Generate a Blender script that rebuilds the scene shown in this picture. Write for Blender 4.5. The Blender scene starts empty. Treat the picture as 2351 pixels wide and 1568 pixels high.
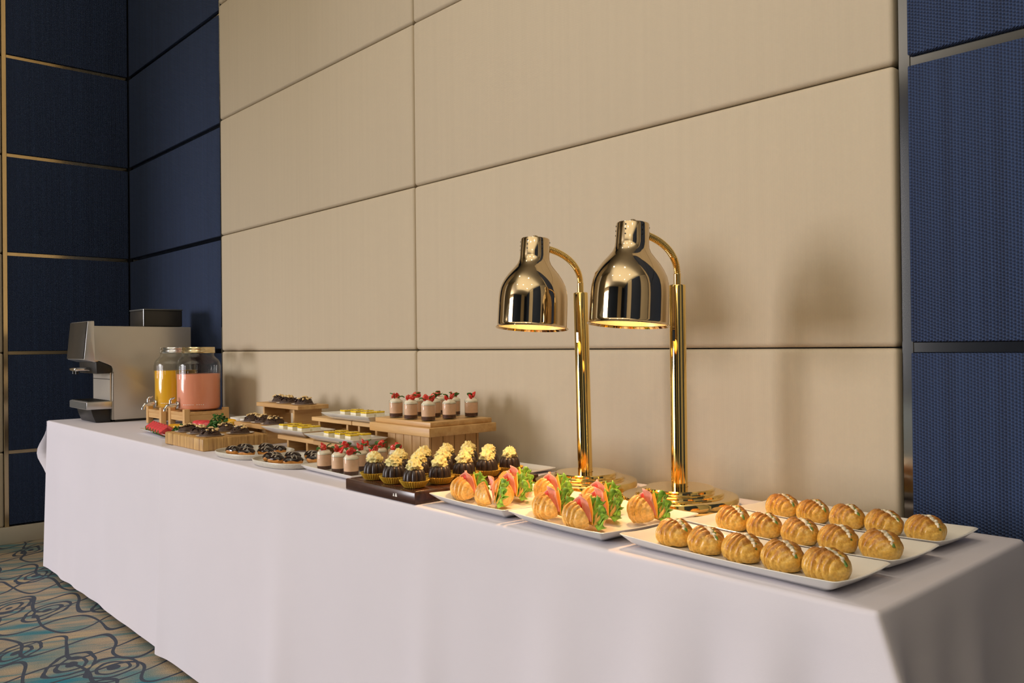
import bpy, bmesh, math, random
from mathutils import Vector, Matrix, Euler, noise
PI = math.pi
sc = bpy.context.scene
COL = sc.collection

# ------------------------------------------------------------------ camera
cam_d = bpy.data.cameras.new('camera')
cam_d.sensor_width = 36.0
cam_d.lens = 1908.23 / 2351 * 36.0
cam_d.clip_start = 0.02
cam = bpy.data.objects.new('camera', cam_d)
COL.objects.link(cam)
fwd = Vector((-0.74038944, 0.67215739, 0.00528481))
rgt = Vector((0.67209065, 0.74039703, -0.0103147))
upv = Vector((0.01084596, 0.00408502, 0.99993284))
cam.matrix_world = Matrix(((rgt.x, upv.x, -fwd.x, 0), (rgt.y, upv.y, -fwd.y, 0),
                           (rgt.z, upv.z, -fwd.z, 1.14), (0, 0, 0, 1)))
sc.camera = cam

# ------------------------------------------------------------------ world, light, exposure
w = bpy.data.worlds.new('world')
sc.world = w
w.use_nodes = True
w.node_tree.nodes['Background'].inputs[0].default_value = (0.8, 0.85, 1.0, 1)
w.node_tree.nodes['Background'].inputs[1].default_value = 0.05

def area(name, loc, target, sx, sy, power, color, shape='RECTANGLE'):
    d = bpy.data.lights.new(name, 'AREA')
    d.shape = shape
    d.size = sx
    if shape == 'RECTANGLE':
        d.size_y = sy
    d.energy = power
    d.color = color
    o = bpy.data.objects.new(name, d)
    COL.objects.link(o)
    o.location = loc
    o.rotation_euler = (Vector(target) - Vector(loc)).to_track_quat('-Z', 'Y').to_euler()
    return o
# added key light, assumed as an unseen tall window in the far wall
area('assumed_window_light', (-9.7, -12.25, 2.75), (-9.7, 0, 2.75), 4.6, 5.0, 1500, (1.0, 0.965, 1.0))
# assumed recessed ceiling downlights, inferred from bright dots reflected in the shades
CEIL = 6.0
for x, y in ((-3.4, -0.9), (-0.6, -0.9), (-3.4, -4.5), (-0.6, -4.5), (2.2, -2.7), (2.2, -6.3)):
    area('assumed_downlight', (x, y, CEIL - 0.012), (x, y, 0), 0.13, 0, 22, (1.0, 0.83, 0.60), 'DISK')
# added soft fill aimed up and bounced off the ceiling, no real fitting
area('fill_uplight', (0.4, -4.6, CEIL - 0.7), (0.4, -4.6, 20), 8.0, 8.0, 465, (1.0, 0.96, 0.84))
sc.view_settings.view_transform = 'Standard'
sc.view_settings.look = 'None'
sc.view_settings.gamma = 1.0
sc.view_settings.use_curve_mapping = False
sc.view_settings.exposure = 0.12
sc.cycles.max_bounces = 7
sc.cycles.transmission_bounces = 6
sc.cycles.caustics_reflective = False
sc.cycles.sample_clamp_indirect = 6.0

# ------------------------------------------------------------------ materials
MATS = {}
class NT:
    """tiny helper around a node tree"""
    def __init__(s, name):
        s.m = bpy.data.materials.new(name)
        s.m.use_nodes = True
        s.t = s.m.node_tree
        s.b = s.t.nodes['Principled BSDF']
        MATS[name] = s.m
    def n(s, typ, **kw):
        nd = s.t.nodes.new(typ)
        for k, v in kw.items():
            setattr(nd, k, v)
        return nd
    def l(s, a, b):
        s.t.links.new(a, b)
    def set(s, **kw):
        for k, v in kw.items():
            key = k.replace('_', ' ')
            s.b.inputs[key].default_value = (*v, 1) if isinstance(v, tuple) and len(v) == 3 and 'Radius' not in key else v
    def coords(s, kind='Object', scale=(1, 1, 1), rot=(0, 0, 0)):
        c = s.n('ShaderNodeTexCoord')
        mp = s.n('ShaderNodeMapping')
        mp.inputs['Scale'].default_value = scale
        mp.inputs['Rotation'].default_value = rot
        s.l(c.outputs[kind], mp.inputs['Vector'])
        return mp.outputs['Vector']
    def noise(s, vec, scale, detail=3, rough=0.5, dist=0.0):
        nd = s.n('ShaderNodeTexNoise')
        nd.inputs['Scale'].default_value = scale
        nd.inputs['Detail'].default_value = detail
        nd.inputs['Roughness'].default_value = rough
        nd.inputs['Distortion'].default_value = dist
        s.l(vec, nd.inputs['Vector'])
        return nd.outputs['Fac']
    def ramp(s, fac, stops):
        r = s.n('ShaderNodeValToRGB')
        e = r.color_ramp.elements
        while len(e) < len(stops):
            e.new(0.5)
        for el, (p, c) in zip(e, stops):
            el.position = p
            el.color = (*c, 1) if len(c) == 3 else c
        s.l(fac, r.inputs['Fac'])
        return r.outputs['Color']
    def math(s, op, a, b=None, c=None):
        nd = s.n('ShaderNodeMath', operation=op)
        for i, v in enumerate((a, b, c)):
            if v is None:
                continue
            if isinstance(v, (int, float)):
                nd.inputs[i].default_value = v
            else:
                s.l(v, nd.inputs[i])
        return nd.outputs[0]
    def mix(s, fac, a, b, mode='MIX'):
        nd = s.n('ShaderNodeMixRGB', blend_type=mode)
        for i, v in enumerate((fac, a, b)):
            if isinstance(v, (int, float)):
                nd.inputs[i].default_value = v
            elif isinstance(v, tuple):
                nd.inputs[i].default_value = (*v, 1)
            else:
                s.l(v, nd.inputs[i])
        return nd.outputs[0]
    def bump(s, h, strength=0.3, dist=0.01):
        nd = s.n('ShaderNodeBump')
        nd.inputs['Strength'].default_value = strength
        nd.inputs['Distance'].default_value = dist
        s.l(h, nd.inputs['Height'])
        s.l(nd.outputs['Normal'], s.b.inputs['Normal'])
    def col(s, c):
        s.l(c, s.b.inputs['Base Color'])

def plain(name, color, rough=0.5, metal=0.0, spots=0.0, nscale=20, **kw):
    t = NT(name)
    t.set(Roughness=rough, Metallic=metal, **kw)
    v = t.coords()
    f = t.noise(v, nscale, 3)
    lo = tuple(max(0, c * (1 - spots)) for c in color)
    hi = tuple(min(1, c * (1 + spots)) for c in color)
    t.col(t.ramp(f, [(0.3, lo), (0.7, hi)]))
    return t

def wood(name, light, dark, axis='X', scale=1.0, rough=0.45):
    t = NT(name)
    sc_ = {'X': (3, 40, 40), 'Y': (40, 3, 40), 'Z': (40, 40, 3)}[axis]
    v = t.coords(scale=tuple(a * scale for a in sc_))
    f = t.noise(v, 1.0, 6, 0.6, 0.6)
    t.col(t.ramp(f, [(0.28, dark), (0.5, tuple((a + b) / 2 for a, b in zip(light, dark))), (0.68, light)]))
    t.set(Roughness=rough)
    t.bump(f, 0.15, 0.002)
    return t

# linen and wall fabrics
t = NT('cloth'); v = t.coords()
f = t.noise(v, 2.5, 3)
t.col(t.ramp(f, [(0.3, (0.655, 0.628, 0.69)), (0.7, (0.68, 0.65, 0.715))]))
t.set(Roughness=0.85)
wv = t.n('ShaderNodeTexNoise'); wv.inputs['Scale'].default_value = 900
t.l(v, wv.inputs['Vector'])
t.bump(wv.outputs['Fac'], 0.12, 0.0006)

def fabric(name, c0, c1, rib, tick, strength, rough=0.85, dist=0.002):
    t = NT(name)
    v = t.coords()
    sx = t.n('ShaderNodeSeparateXYZ'); t.l(v, sx.inputs[0])
    xy = t.math('ADD', sx.outputs['X'], sx.outputs['Y'])
    wob = t.noise(v, 60, 2)
    a = t.math('SINE', t.math('MULTIPLY', xy, rib))
    col_id = t.math('FLOOR', t.math('DIVIDE', t.math('MULTIPLY', xy, rib), 2 * PI))
    ph = t.math('MULTIPLY', col_id, 2.4)
    b = t.math('SINE', t.math('ADD', t.math('ADD', t.math('MULTIPLY', sx.outputs['Z'], tick), ph), t.math('MULTIPLY', wob, 4.0)))
    h = t.math('ADD', t.math('MULTIPLY', a, 0.5), t.math('MULTIPLY', b, 0.5))
    h01 = t.math('ADD', t.math('MULTIPLY', h, 0.5), 0.5)
    big = t.noise(t.coords(scale=(60, 60, 1.2)), 1.0, 3)
    fac = t.math('ADD', t.math('MULTIPLY', h01, 0.7), t.math('MULTIPLY', big, 0.4))
    t.col(t.ramp(fac, [(0.25, c0), (0.85, c1)]))
    t.set(Roughness=rough)
    t.bump(h, strength, dist)
    return t
fabric('beige_fabric', (0.515, 0.430, 0.310), (0.585, 0.492, 0.356), 2 * PI / 0.0026, 2 * PI / 0.0026, 0.25, 0.75, 0.0006)
fabric('blue_fabric', (0.005, 0.012, 0.038), (0.026, 0.055, 0.145), 2 * PI / 0.0060, 2 * PI / 0.0066, 0.6, 0.8, 0.003)

# carpet with flowing lines and rosettes
t = NT('carpet')
v = t.coords(rot=(0, 0, -0.98))
s3 = t.n('ShaderNodeSeparateXYZ'); t.l(v, s3.inputs[0])
wx = t.noise(v, 1.3, 2); wy = t.noise(t.coords(scale=(1, 1, 1), rot=(0, 0, 2.0)), 1.1, 2)
U = t.math('ADD', s3.outputs['X'], t.math('MULTIPLY', t.math('SUBTRACT', wx, 0.5), 0.35))
V = t.math('ADD', s3.outputs['Y'], t.math('MULTIPLY', t.math('SUBTRACT', wy, 0.5), 0.35))
st = t.noise(t.coords(scale=(2.4, 2.4, 1), rot=(0, 0, -0.98)), 1.0, 1)
rotv = t.coords(rot=(0, 0, -1.15))
mp2 = t.n('ShaderNodeMapping'); mp2.inputs['Scale'].default_value = (2.2, 17, 1); t.l(rotv, mp2.inputs['Vector'])
st = t.noise(mp2.outputs['Vector'], 1.0, 5, 0.62)
patch = t.noise(v, 2.2, 3)
base = t.ramp(st, [(0.33, (0.05, 0.20, 0.24)), (0.43, (0.20, 0.26, 0.24)), (0.50, (0.40, 0.32, 0.23)), (0.60, (0.47, 0.37, 0.25)), (0.72, (0.60, 0.45, 0.20))])
teal = t.ramp(st, [(0.38, (0.015, 0.22, 0.31)), (0.6, (0.16, 0.25, 0.23))])
base = t.mix(t.ramp(patch, [(0.48, (0, 0, 0)), (0.62, (1, 1, 1))]), base, teal)
def wave_lines(a, b, pitch, amp, period, shift, width):
    arg = t.math('DIVIDE', t.math('MULTIPLY', b, 2 * PI), period)
    q = t.math('ADD', t.math('DIVIDE', a, pitch), t.math('ADD', t.math('MULTIPLY', t.math('SINE', arg), amp), shift))
    fr = t.math('ABSOLUTE', t.math('SUBTRACT', t.math('FRACT', q), 0.5))
    sl = t.math('MULTIPLY', t.math('COSINE', arg), amp * 2 * PI / period * pitch / 2.4)
    nrm = t.math('SQRT', t.math('ADD', t.math('MULTIPLY', sl, sl), 1.0))
    return t.math('LESS_THAN', t.math('DIVIDE', t.math('MULTIPLY', fr, pitch / 2.4), nrm), width)
l1 = wave_lines(V, U, 0.30, 0.42, 0.36, 0.0, 0.0046)
l2 = wave_lines(V, U, 0.30, -0.42, 0.36, 0.0, 0.0046)
vor = t.n('ShaderNodeTexVoronoi', feature='F1', voronoi_dimensions='2D'); vor.inputs['Scale'].default_value = 2.5
vor.inputs['Randomness'].default_value = 0.8
cmb = t.n('ShaderNodeCombineXYZ'); t.l(t.math('MULTIPLY', U, 1.5), cmb.inputs[0]); t.l(t.math('MULTIPLY', V, 0.75), cmb.inputs[1]); t.l(cmb.outputs[0], vor.inputs['Vector'])
ang_n = t.noise(v, 7.0, 2)
dd = t.math('ADD', vor.outputs['Distance'], t.math('MULTIPLY', t.math('SUBTRACT', ang_n, 0.5), 0.16))
def ring(r0, wd):
    return t.math('LESS_THAN', t.math('ABSOLUTE', t.math('SUBTRACT', dd, r0)), wd)
lines = l1
for q in (l2, ring(0.25, 0.021), ring(0.15, 0.020), t.math('LESS_THAN', dd, 0.06)):
    lines = t.math('MAXIMUM', lines, q)
colr = t.mix(lines, base, (0.05, 0.065, 0.10))
pile = t.noise(v, 260, 2)
colr = t.mix(0.5, colr, t.ramp(pile, [(0.35, (0.45, 0.45, 0.45)), (0.65, (1, 1, 1))]), 'MULTIPLY')
t.col(colr)
t.set(Roughness=0.95)
t.bump(pile, 0.5, 0.004)

plain('brass', (0.86, 0.62, 0.22), 0.07, 1.0, 0.03, 4)
plain('shade_brass', (0.62, 0.48, 0.29), 0.045, 1.0, 0.03, 4)
plain('shade_inside', (0.88, 0.72, 0.50), 0.35, 0.6, 0.03, 4)
plain('gold_trim', (0.78, 0.60, 0.33), 0.14, 1.0, 0.03, 6)
plain('bronze_trim', (0.27, 0.265, 0.245), 0.09, 1.0, 0.04, 6)
plain('chrome', (0.75, 0.75, 0.76), 0.12, 1.0, 0.02, 6)
plain('gold_lid', (0.72, 0.60, 0.36), 0.2, 1.0, 0.04, 30)
plain('white_china', (0.80, 0.785, 0.75), 0.13, 0, 0.01, 6)
plain('stone_china', (0.60, 0.57, 0.50), 0.35, 0, 0.08, 160)
plain('machine_side', (0.60, 0.56, 0.50), 0.32, 0.55, 0.03, 5)
plain('machine_dark', (0.014, 0.014, 0.014), 0.38, 0, 0.1, 10)
plain('machine_grey', (0.10, 0.105, 0.105), 0.38, 0.2, 0.05, 10)
plain('machine_silver', (0.62, 0.62, 0.63), 0.28, 0.8, 0.03, 10)
plain('screen', (0.026, 0.024, 0.021), 0.32, 0, 0.05, 10)
plain('hole_black', (0.01, 0.008, 0.005), 0.6, 0, 0.05, 10)
plain('painted', (0.52, 0.47, 0.38), 0.5, 0, 0.03, 5)
plain('ceiling_paint', (0.50, 0.46, 0.40), 0.8, 0, 0.02, 2)
plain('dark_backing', (0.012, 0.013, 0.018), 0.7, 0, 0.1, 5)
plain('dark_glaze', (0.018, 0.010, 0.008), 0.14, 0, 0.1, 60)
plain('white_icing', (0.72, 0.64, 0.52), 0.5, 0, 0.03, 60)
plain('eclair_bun', (0.62, 0.27, 0.06), 0.5, 0, 0.3, 60)
plain('bundt_cake', (0.026, 0.014, 0.011), 0.36, 0, 0.35, 180)
plain('butter_cream', (0.80, 0.69, 0.30), 0.55, 0, 0.09, 120, Subsurface_Weight=0.15, Subsurface_Radius=(0.01, 0.008, 0.004))
plain('gold_paper', (0.80, 0.52, 0.065), 0.42, 0.2, 0.12, 90)
plain('white_paper', (0.72, 0.65, 0.60), 0.8, 0, 0.04, 60)
plain('brownie', (0.055, 0.027, 0.014), 0.7, 0, 0.6, 220)
plain('chocolate', (0.035, 0.013, 0.010), 0.22, 0, 0.5, 130)
plain('nut', (0.84, 0.58, 0.28), 0.5, 0, 0.3, 150)
plain('cheesecake_white', (0.83, 0.78, 0.62), 0.55, 0, 0.05, 90, Subsurface_Weight=0.2, Subsurface_Radius=(0.01, 0.008, 0.005))
plain('passion_glaze', (0.82, 0.56, 0.01), 0.12, 0, 0.12, 90)
plain('mousse', (0.88, 0.56, 0.37), 0.6, 0, 0.05, 90, Subsurface_Weight=0.2, Subsurface_Radius=(0.01, 0.006, 0.004))
plain('whipped_cream', (0.83, 0.75, 0.58), 0.55, 0, 0.06, 160)
plain('crumb_layer', (0.085, 0.028, 0.016), 0.8, 0, 0.5, 300)
t = NT('strawberry'); v = t.coords()
f = t.noise(v, 90, 2)
t.col(t.ramp(f, [(0.32, (0.80, 0.30, 0.18)), (0.45, (0.70, 0.035, 0.025)), (0.7, (0.52, 0.012, 0.012))])); t.set(Roughness=0.25)
plain('leaf', (0.045, 0.16, 0.025), 0.4, 0, 0.5, 120)
plain('lettuce', (0.20, 0.42, 0.045), 0.4, 0, 0.6, 90)
plain('herb', (0.14, 0.27, 0.05), 0.45, 0, 0.6, 160)
plain('ham', (0.78, 0.33, 0.26), 0.35, 0, 0.2, 60)
plain('tomato', (0.66, 0.06, 0.045), 0.2, 0, 0.2, 60)
plain('cheddar', (0.86, 0.50, 0.08), 0.4, 0, 0.06, 40)
plain('crumb_bread', (0.80, 0.60, 0.33), 0.75, 0, 0.15, 200)
plain('watermelon', (0.68, 0.06, 0.07), 0.3, 0, 0.3, 70)
plain('rind', (0.07, 0.16, 0.035), 0.4, 0, 0.5, 70)
plain('mango', (0.84, 0.44, 0.02), 0.3, 0, 0.15, 60)
plain('orange_juice', (0.92, 0.47, 0.010), 0.25, 0, 0.03, 5)
plain('pink_juice', (0.98, 0.36, 0.22), 0.3, 0, 0.03, 5)
plain('ink_white', (0.85, 0.82, 0.78), 0.5, 0, 0.02, 5)
# croissant crust: golden with browner, more baked band edges
def crust(name, stops, rough):
    t = NT(name); v = t.coords()
    f = t.noise(v, 34, 4, 0.6); fl = t.noise(v, 170, 3)
    at_ = t.n('ShaderNodeAttribute'); at_.attribute_name = 'band'
    fac = t.math('ADD', t.math('MULTIPLY', at_.outputs['Fac'], 0.62), t.math('MULTIPLY', t.math('SUBTRACT', f, 0.3), 0.75))
    c1 = t.ramp(fac, stops)
    t.col(t.mix(0.55, c1, t.ramp(fl, [(0.35, (0.60, 0.52, 0.40)), (0.62, (1.05, 1.0, 0.9))]), 'MULTIPLY'))
    t.set(Roughness=rough, Coat_Weight=0.35, Coat_Roughness=0.22)
    t.bump(fl, 0.45, 0.003)
crust('crust', [(0.18, (0.82, 0.56, 0.15)), (0.46, (0.71, 0.42, 0.070)), (0.65, (0.50, 0.21, 0.027)), (0.88, (0.28, 0.085, 0.012))], 0.4)
crust('crust_light', [(0.15, (0.88, 0.62, 0.24)), (0.55, (0.80, 0.46, 0.10)), (0.9, (0.50, 0.20, 0.03))], 0.4)
# woods
wood('pine', (0.70, 0.45, 0.19), (0.50, 0.27, 0.09), 'X')
wood('pine_upright', (0.72, 0.47, 0.21), (0.52, 0.29, 0.10), 'Z')
wood('pine_deep', (0.70, 0.45, 0.19), (0.50, 0.27, 0.09), 'Y')
wood('bamboo', (0.72, 0.46, 0.17), (0.24, 0.11, 0.028), 'Z', 1.9, 0.4)
wood('bamboo_top', (0.60, 0.36, 0.13), (0.42, 0.23, 0.07), 'X', 1.0, 0.4)
wood('dark_wood', (0.085, 0.030, 0.018), (0.020, 0.008, 0.006), 'X', 1.0, 0.22)
# glass
t = NT('glass')
tr = t.n('ShaderNodeBsdfTransparent'); tr.inputs[0].default_value = (0.97, 0.98, 0.975, 1)
gl = t.n('ShaderNodeBsdfGlossy'); gl.inputs['Roughness'].default_value = 0.02
lw_ = t.n('ShaderNodeLayerWeight'); lw_.inputs['Blend'].default_value = 0.5
fr_ = t.math('ADD', t.math('MULTIPLY', t.math('POWER', lw_.outputs['Facing'], 4.0), 0.45), 0.025)
mxs = t.n('ShaderNodeMixShader'); t.l(fr_, mxs.inputs[0]); t.l(tr.outputs[0], mxs.inputs[1]); t.l(gl.outputs[0], mxs.inputs[2])
t.l(mxs.outputs[0], t.t.nodes['Material Output'].inputs['Surface'])
def emit(name, color, strength):
    t = NT(name)
    t.b.inputs['Emission Color'].default_value = (*color, 1)
    t.b.inputs['Emission Strength'].default_value = strength
    return t
emit('bulb_glow', (1.0, 0.62, 0.28), 14.0)

# ------------------------------------------------------------------ mesh building
class MB:
    def __init__(s):
        s.v, s.f, s.attr = [], [], None
    def add(s, vs, fs, M=None):
        o = len(s.v)
        s.v += [tuple(M @ Vector(p)) if M else tuple(p) for p in vs]
        s.f += [tuple(i + o for i in f) for f in fs]
        return s
    def bm_add(s, bm, M=None):
        bm.verts.index_update()
        s.add([p.co[:] for p in bm.verts], [[q.index for q in f.verts] for f in bm.faces], M)
        bm.free()
        return s
    def box(s, lo, hi, bevel=0.0, seg=2, M=None):
        bm = bmesh.new()
        bmesh.ops.create_cube(bm, size=1)
        c = [(a + b) / 2 for a, b in zip(lo, hi)]
        d = [b - a for a, b in zip(lo, hi)]
        for p in bm.verts:
            p.co = Vector((c[0] + p.co.x * d[0], c[1] + p.co.y * d[1], c[2] + p.co.z * d[2]))
        if bevel > 0:
            bmesh.ops.bevel(bm, geom=list(bm.edges), offset=bevel, segments=seg, affect='EDGES', profile=0.5)
        return s.bm_add(bm, M)
    def lathe(s, prof, n=48, M=None, rfun=None, cap0=False, cap1=False):
        vs, fs = [], []
        for k, (r, z) in enumerate(prof):
            for i in range(n):
                a = 2 * PI * i / n
                rr = rfun(r, z, a, k) if rfun else r
                vs.append((rr * math.cos(a), rr * math.sin(a), z))
        for k in range(len(prof) - 1):
            for i in range(n):
                j = (i + 1) % n
                fs.append((k * n + i, k * n + j, (k + 1) * n + j, (k + 1) * n + i))
        if cap0:
            fs.append(tuple(range(n - 1, -1, -1)))
        if cap1:
            fs.append(tuple((len(prof) - 1) * n + i for i in range(n)))
        return s.add(vs, fs, M)
    def tube(s, path, r, n=10, M=None, caps=True):
        P = [Vector(p) for p in path]
        vs, fs = [], []
        tan0 = (P[1] - P[0]).normalized()
        ref = Vector((0, 0, 1)) if abs(tan0.z) < 0.9 else Vector((1, 0, 0))
        nrm = tan0.cross(ref).normalized()
        for k, p in enumerate(P):
            tg = (P[min(k + 1, len(P) - 1)] - P[max(k - 1, 0)]).normalized()
            nrm = (nrm - tg * nrm.dot(tg)).normalized()
            bn = tg.cross(nrm)
            rr = r(k / (len(P) - 1)) if callable(r) else r
            for i in range(n):
                a = 2 * PI * i / n
                vs.append(p + (nrm * math.cos(a) + bn * math.sin(a)) * rr)
        for k in range(len(P) - 1):
            for i in range(n):
                j = (i + 1) % n
                fs.append((k * n + i, k * n + j, (k + 1) * n + j, (k + 1) * n + i))
        if caps:
            fs.append(tuple(range(n - 1, -1, -1)))
            fs.append(tuple((len(P) - 1) * n + i for i in range(n)))
        return s.add(vs, fs, M)
    def ball(s, fun, sub=3, M=None):
        bm = bmesh.new()
        bmesh.ops.create_icosphere(bm, subdivisions=sub, radius=1)
        for p in bm.verts:
            p.co = Vector(fun(p.co.copy()))
        return s.bm_add(bm, M)
    def grid(s, fun, nu, nv, M=None):
        vs = [fun(i / (nu - 1), j / (nv - 1)) for i in range(nu) for j in range(nv)]
        fs = [(i * nv + j, (i + 1) * nv + j, (i + 1) * nv + j + 1, i * nv + j + 1) for i in range(nu - 1) for j in range(nv - 1)]
        return s.add(vs, fs, M)
    def prism(s, poly, lo, hi, axis='X', bevel=0.0, M=None):
        """extrude a closed outline; axis X: outline in (y,z), Y: (x,z), Z: (x,y)"""
        bm = bmesh.new()
        def at(p, h):
            return {'X': (h, p[0], p[1]), 'Y': (p[0], h, p[1]), 'Z': (p[0], p[1], h)}[axis]
        a = [bm.verts.new(at(p, lo)) for p in poly]
        b = [bm.verts.new(at(p, hi)) for p in poly]
        n = len(poly)
        bm.faces.new(a); bm.faces.new(b[::-1])
        for i in range(n):
            bm.faces.new((a[i], b[i], b[(i + 1) % n], a[(i + 1) % n]))
        bmesh.ops.recalc_face_normals(bm, faces=list(bm.faces))
        if bevel:
            bmesh.ops.bevel(bm, geom=list(bm.edges), offset=bevel, segments=2, affect='EDGES', profile=0.5)
        return s.bm_add(bm, M)
    def mesh(s, name, mat, smooth=35, solid=False):
        me = bpy.data.meshes.new(name)
        me.from_pydata(s.v, [], s.f)
        bm = bmesh.new(); bm.from_mesh(me)
        bmesh.ops.recalc_face_normals(bm, faces=list(bm.faces))
        bm.to_mesh(me); bm.free()
        me.materials.append(MATS[mat])
        if s.attr:
            ca = me.attributes.new('band', 'FLOAT', 'POINT')
            ca.data.foreach_set('value', s.attr)
        if smooth:
            me.shade_smooth()
            me.set_sharp_from_angle(angle=math.radians(smooth))
        return me

def link(name, me, parent=None, loc=(0, 0, 0), rot=(0, 0, 0), scale=None):
    o = bpy.data.objects.new(name, me)
    COL.objects.link(o)
    o.location = loc
    o.rotation_euler = rot
    if scale:
        o.scale = scale
    if parent:
        o.parent = parent
    return o
def part(name, mb, mat, parent=None, loc=(0, 0, 0), rot=(0, 0, 0), smooth=35, label=None, kind=None, solid=0):
    o = link(name, mb.mesh(name, mat, smooth), parent, loc, rot)
    if label:
        o['label'] = label
    if kind:
        o['kind'] = kind
    if solid:
        md = o.modifiers.new('solid', 'SOLIDIFY'); md.thickness = solid; md.offset = 0
    return o
def tag(o, label, cat, group=None):
    o['label'] = label; o['category'] = cat
    if group:
        o['group'] = group
    return o
def thing(name, label, cat, loc=(0, 0, 0), rotz=0.0, group=None):
    o = link(name, None, None, loc, (0, 0, rotz))
    o.empty_display_size = 0.05
    return tag(o, label, cat, group)
def struct(name, mb, mat, smooth=35, label=None):
    o = part(name, mb, mat, smooth=smooth)
    o['kind'] = 'structure'
    if label:
        o['label'] = label
    return o
def dup(root, loc, rotz, label, scale=1.0, tilt=(0, 0)):
    r = root.copy(); COL.objects.link(r)
    r.location = loc; r.rotation_euler = (tilt[0], tilt[1], rotz); r['label'] = label
    r.scale = (scale,) * 3
    for ch in list(root.children):
        c = ch.copy(); COL.objects.link(c); c.parent = r
        for g in list(ch.children):
            d = g.copy(); COL.objects.link(d); d.parent = c
    return r
class Placer:
    """places several prototypes in turn: the first use moves the prototype itself"""
    def __init__(s, protos):
        s.p, s.used, s.k = protos, [False] * len(protos), 0
    def put(s, loc, rotz, label, scale=1.0, which=None, tilt=(0, 0)):
        i = (s.k if which is None else which) % len(s.p); s.k += 1
        if not s.used[i]:
            s.used[i] = True
            o = s.p[i]; o.location = loc; o.rotation_euler = (tilt[0], tilt[1], rotz); o['label'] = label; o.scale = (scale,) * 3
            return o
        return dup(s.p[i], loc, rotz, label, scale, tilt)
def nz(p, f, seed=0.0):
    return noise.noise(Vector((p[0] * f + seed, p[1] * f - seed * 1.7, p[2] * f + seed * 0.6)))
ORD = ['first', 'second', 'third', 'fourth', 'fifth', 'sixth']
TZ = 0.78            # table top height

# ------------------------------------------------------------------ the room
YW = 1.75            # face of the fabric wall
XE = -5.65           # face of the end wall
struct('floor', MB().box((-14, -12.5, -0.1), (5.2, 2.2, 0)), 'carpet', 0)
struct('ceiling', MB().box((-14, -12.5, CEIL), (5.2, 2.2, CEIL + 0.1)), 'ceiling_paint', 0)
wb = struct('wall_back', MB().box((-14, YW + 0.075, 0), (5.2, 2.2, CEIL)), 'dark_backing', 0)
struct('wall_front', MB().box((-14, -12.9, 0), (5.2, -12.5, CEIL)), 'beige_fabric', 0)
struct('wall_right', MB().box((5.0, -12.5, 0), (5.3, YW + 0.075, CEIL)), 'painted', 0)
struct('wall_far', MB().box((-14.3, -12.5, 0), (-14.0, YW + 0.075, CEIL)), 'painted', 0)
PIER = -0.35
# unseen block added to keep the assumed window light off the far upper wall
struct('shade_block', MB().box((-9.4, -3.3, 2.3), (-4.75, -2.8, CEIL), 0.01, 1), 'painted')
we = struct('wall_left', MB().box((XE - 0.5, PIER, 0), (XE - 0.03, YW + 0.075, CEIL)), 'dark_backing', 0)
# fabric panels on the back wall
SE = [-0.048, 0.54, 1.1285, 1.717, 2.3055, 2.894, 3.4825, 4.071, 4.6595, 5.248, 5.96]
pcache = {}
def panel(parent, lo, hi, mat, bevel=0.012):
    key = (tuple(round(b - a, 4) for a, b in zip(lo, hi)), mat)
    c = [(a + b) / 2 for a, b in zip(lo, hi)]
    if key not in pcache:
        h = [d / 2 for d in key[0]]
        pcache[key] = MB().box([-x for x in h], h, bevel, 4).mesh('panel', mat, 50)
    return link('panel', pcache[key], parent, c)
G = 0.0012
for k in range(len(SE) - 1):
    z0, z1 = max(SE[k], 0.1) + G, SE[k + 1] - G
    for x0, x1 in ((-4.128, -2.4435), (-2.4435, -0.737)):
        panel(wb, (x0 + G, YW, z0), (x1 - G, YW + 0.08, z1), 'beige_fabric')
    panel(wb, (-0.712, YW, z0 + 0.010), (0.88, YW + 0.08, z1 - 0.010), 'blue_fabric', 0.003)
    panel(wb, (0.905 + G, YW, z0), (2.6, YW + 0.08, z1), 'beige_fabric')
    panel(wb, (-5.63, YW + 0.035, z0 + 0.010), (-4.140, YW + 0.08, z1 - 0.010), 'blue_fabric', 0.003)
    # end wall
    panel(we, (XE - 0.05, 1.098, z0 + 0.010), (XE, YW + 0.033, z1 - 0.010), 'blue_fabric', 0.003)
    panel(we, (XE - 0.05, PIER, z0), (XE - 0.002, 1.074, z1), 'beige_fabric')
tn = 0
def trim(lo, hi, mat):
    global tn
    tn += 1
    return struct('trim_%d' % tn, MB().box(lo, hi, 0.0008, 1), mat)
for z in SE[1:-1]:
    trim((-0.711, YW + 0.012, z - 0.0105), (0.88, YW + 0.074, z + 0.0105), 'bronze_trim')
    trim((-5.63, YW + 0.047, z - 0.0105), (-4.141, YW + 0.074, z + 0.0105), 'bronze_trim')
    trim((XE - 0.029, 1.10, z - 0.0105), (XE - 0.012, YW + 0.03, z + 0.0105), 'gold_trim')
trim((-0.7365, YW + 0.016, 0.1), (-0.713, YW + 0.074, CEIL), 'bronze_trim')
trim((0.881, YW + 0.016, 0.1), (0.905, YW + 0.074, CEIL), 'bronze_trim')
trim((-4.139, YW + 0.004, 0.1), (-4.130, YW + 0.074, CEIL), 'bronze_trim')
trim((XE - 0.029, 1.0745, 0.1), (XE + 0.002, 1.0975, CEIL), 'gold_trim')
struct('baseboard_left', MB().box((XE - 0.05, PIER, 0), (XE + 0.012, YW + 0.034, 0.1), 0.004, 2), 'painted')
struct('baseboard_back', MB().box((XE + 0.012, YW - 0.012, 0), (4.99, YW + 0.074, 0.1), 0.004, 2), 'painted')
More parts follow.
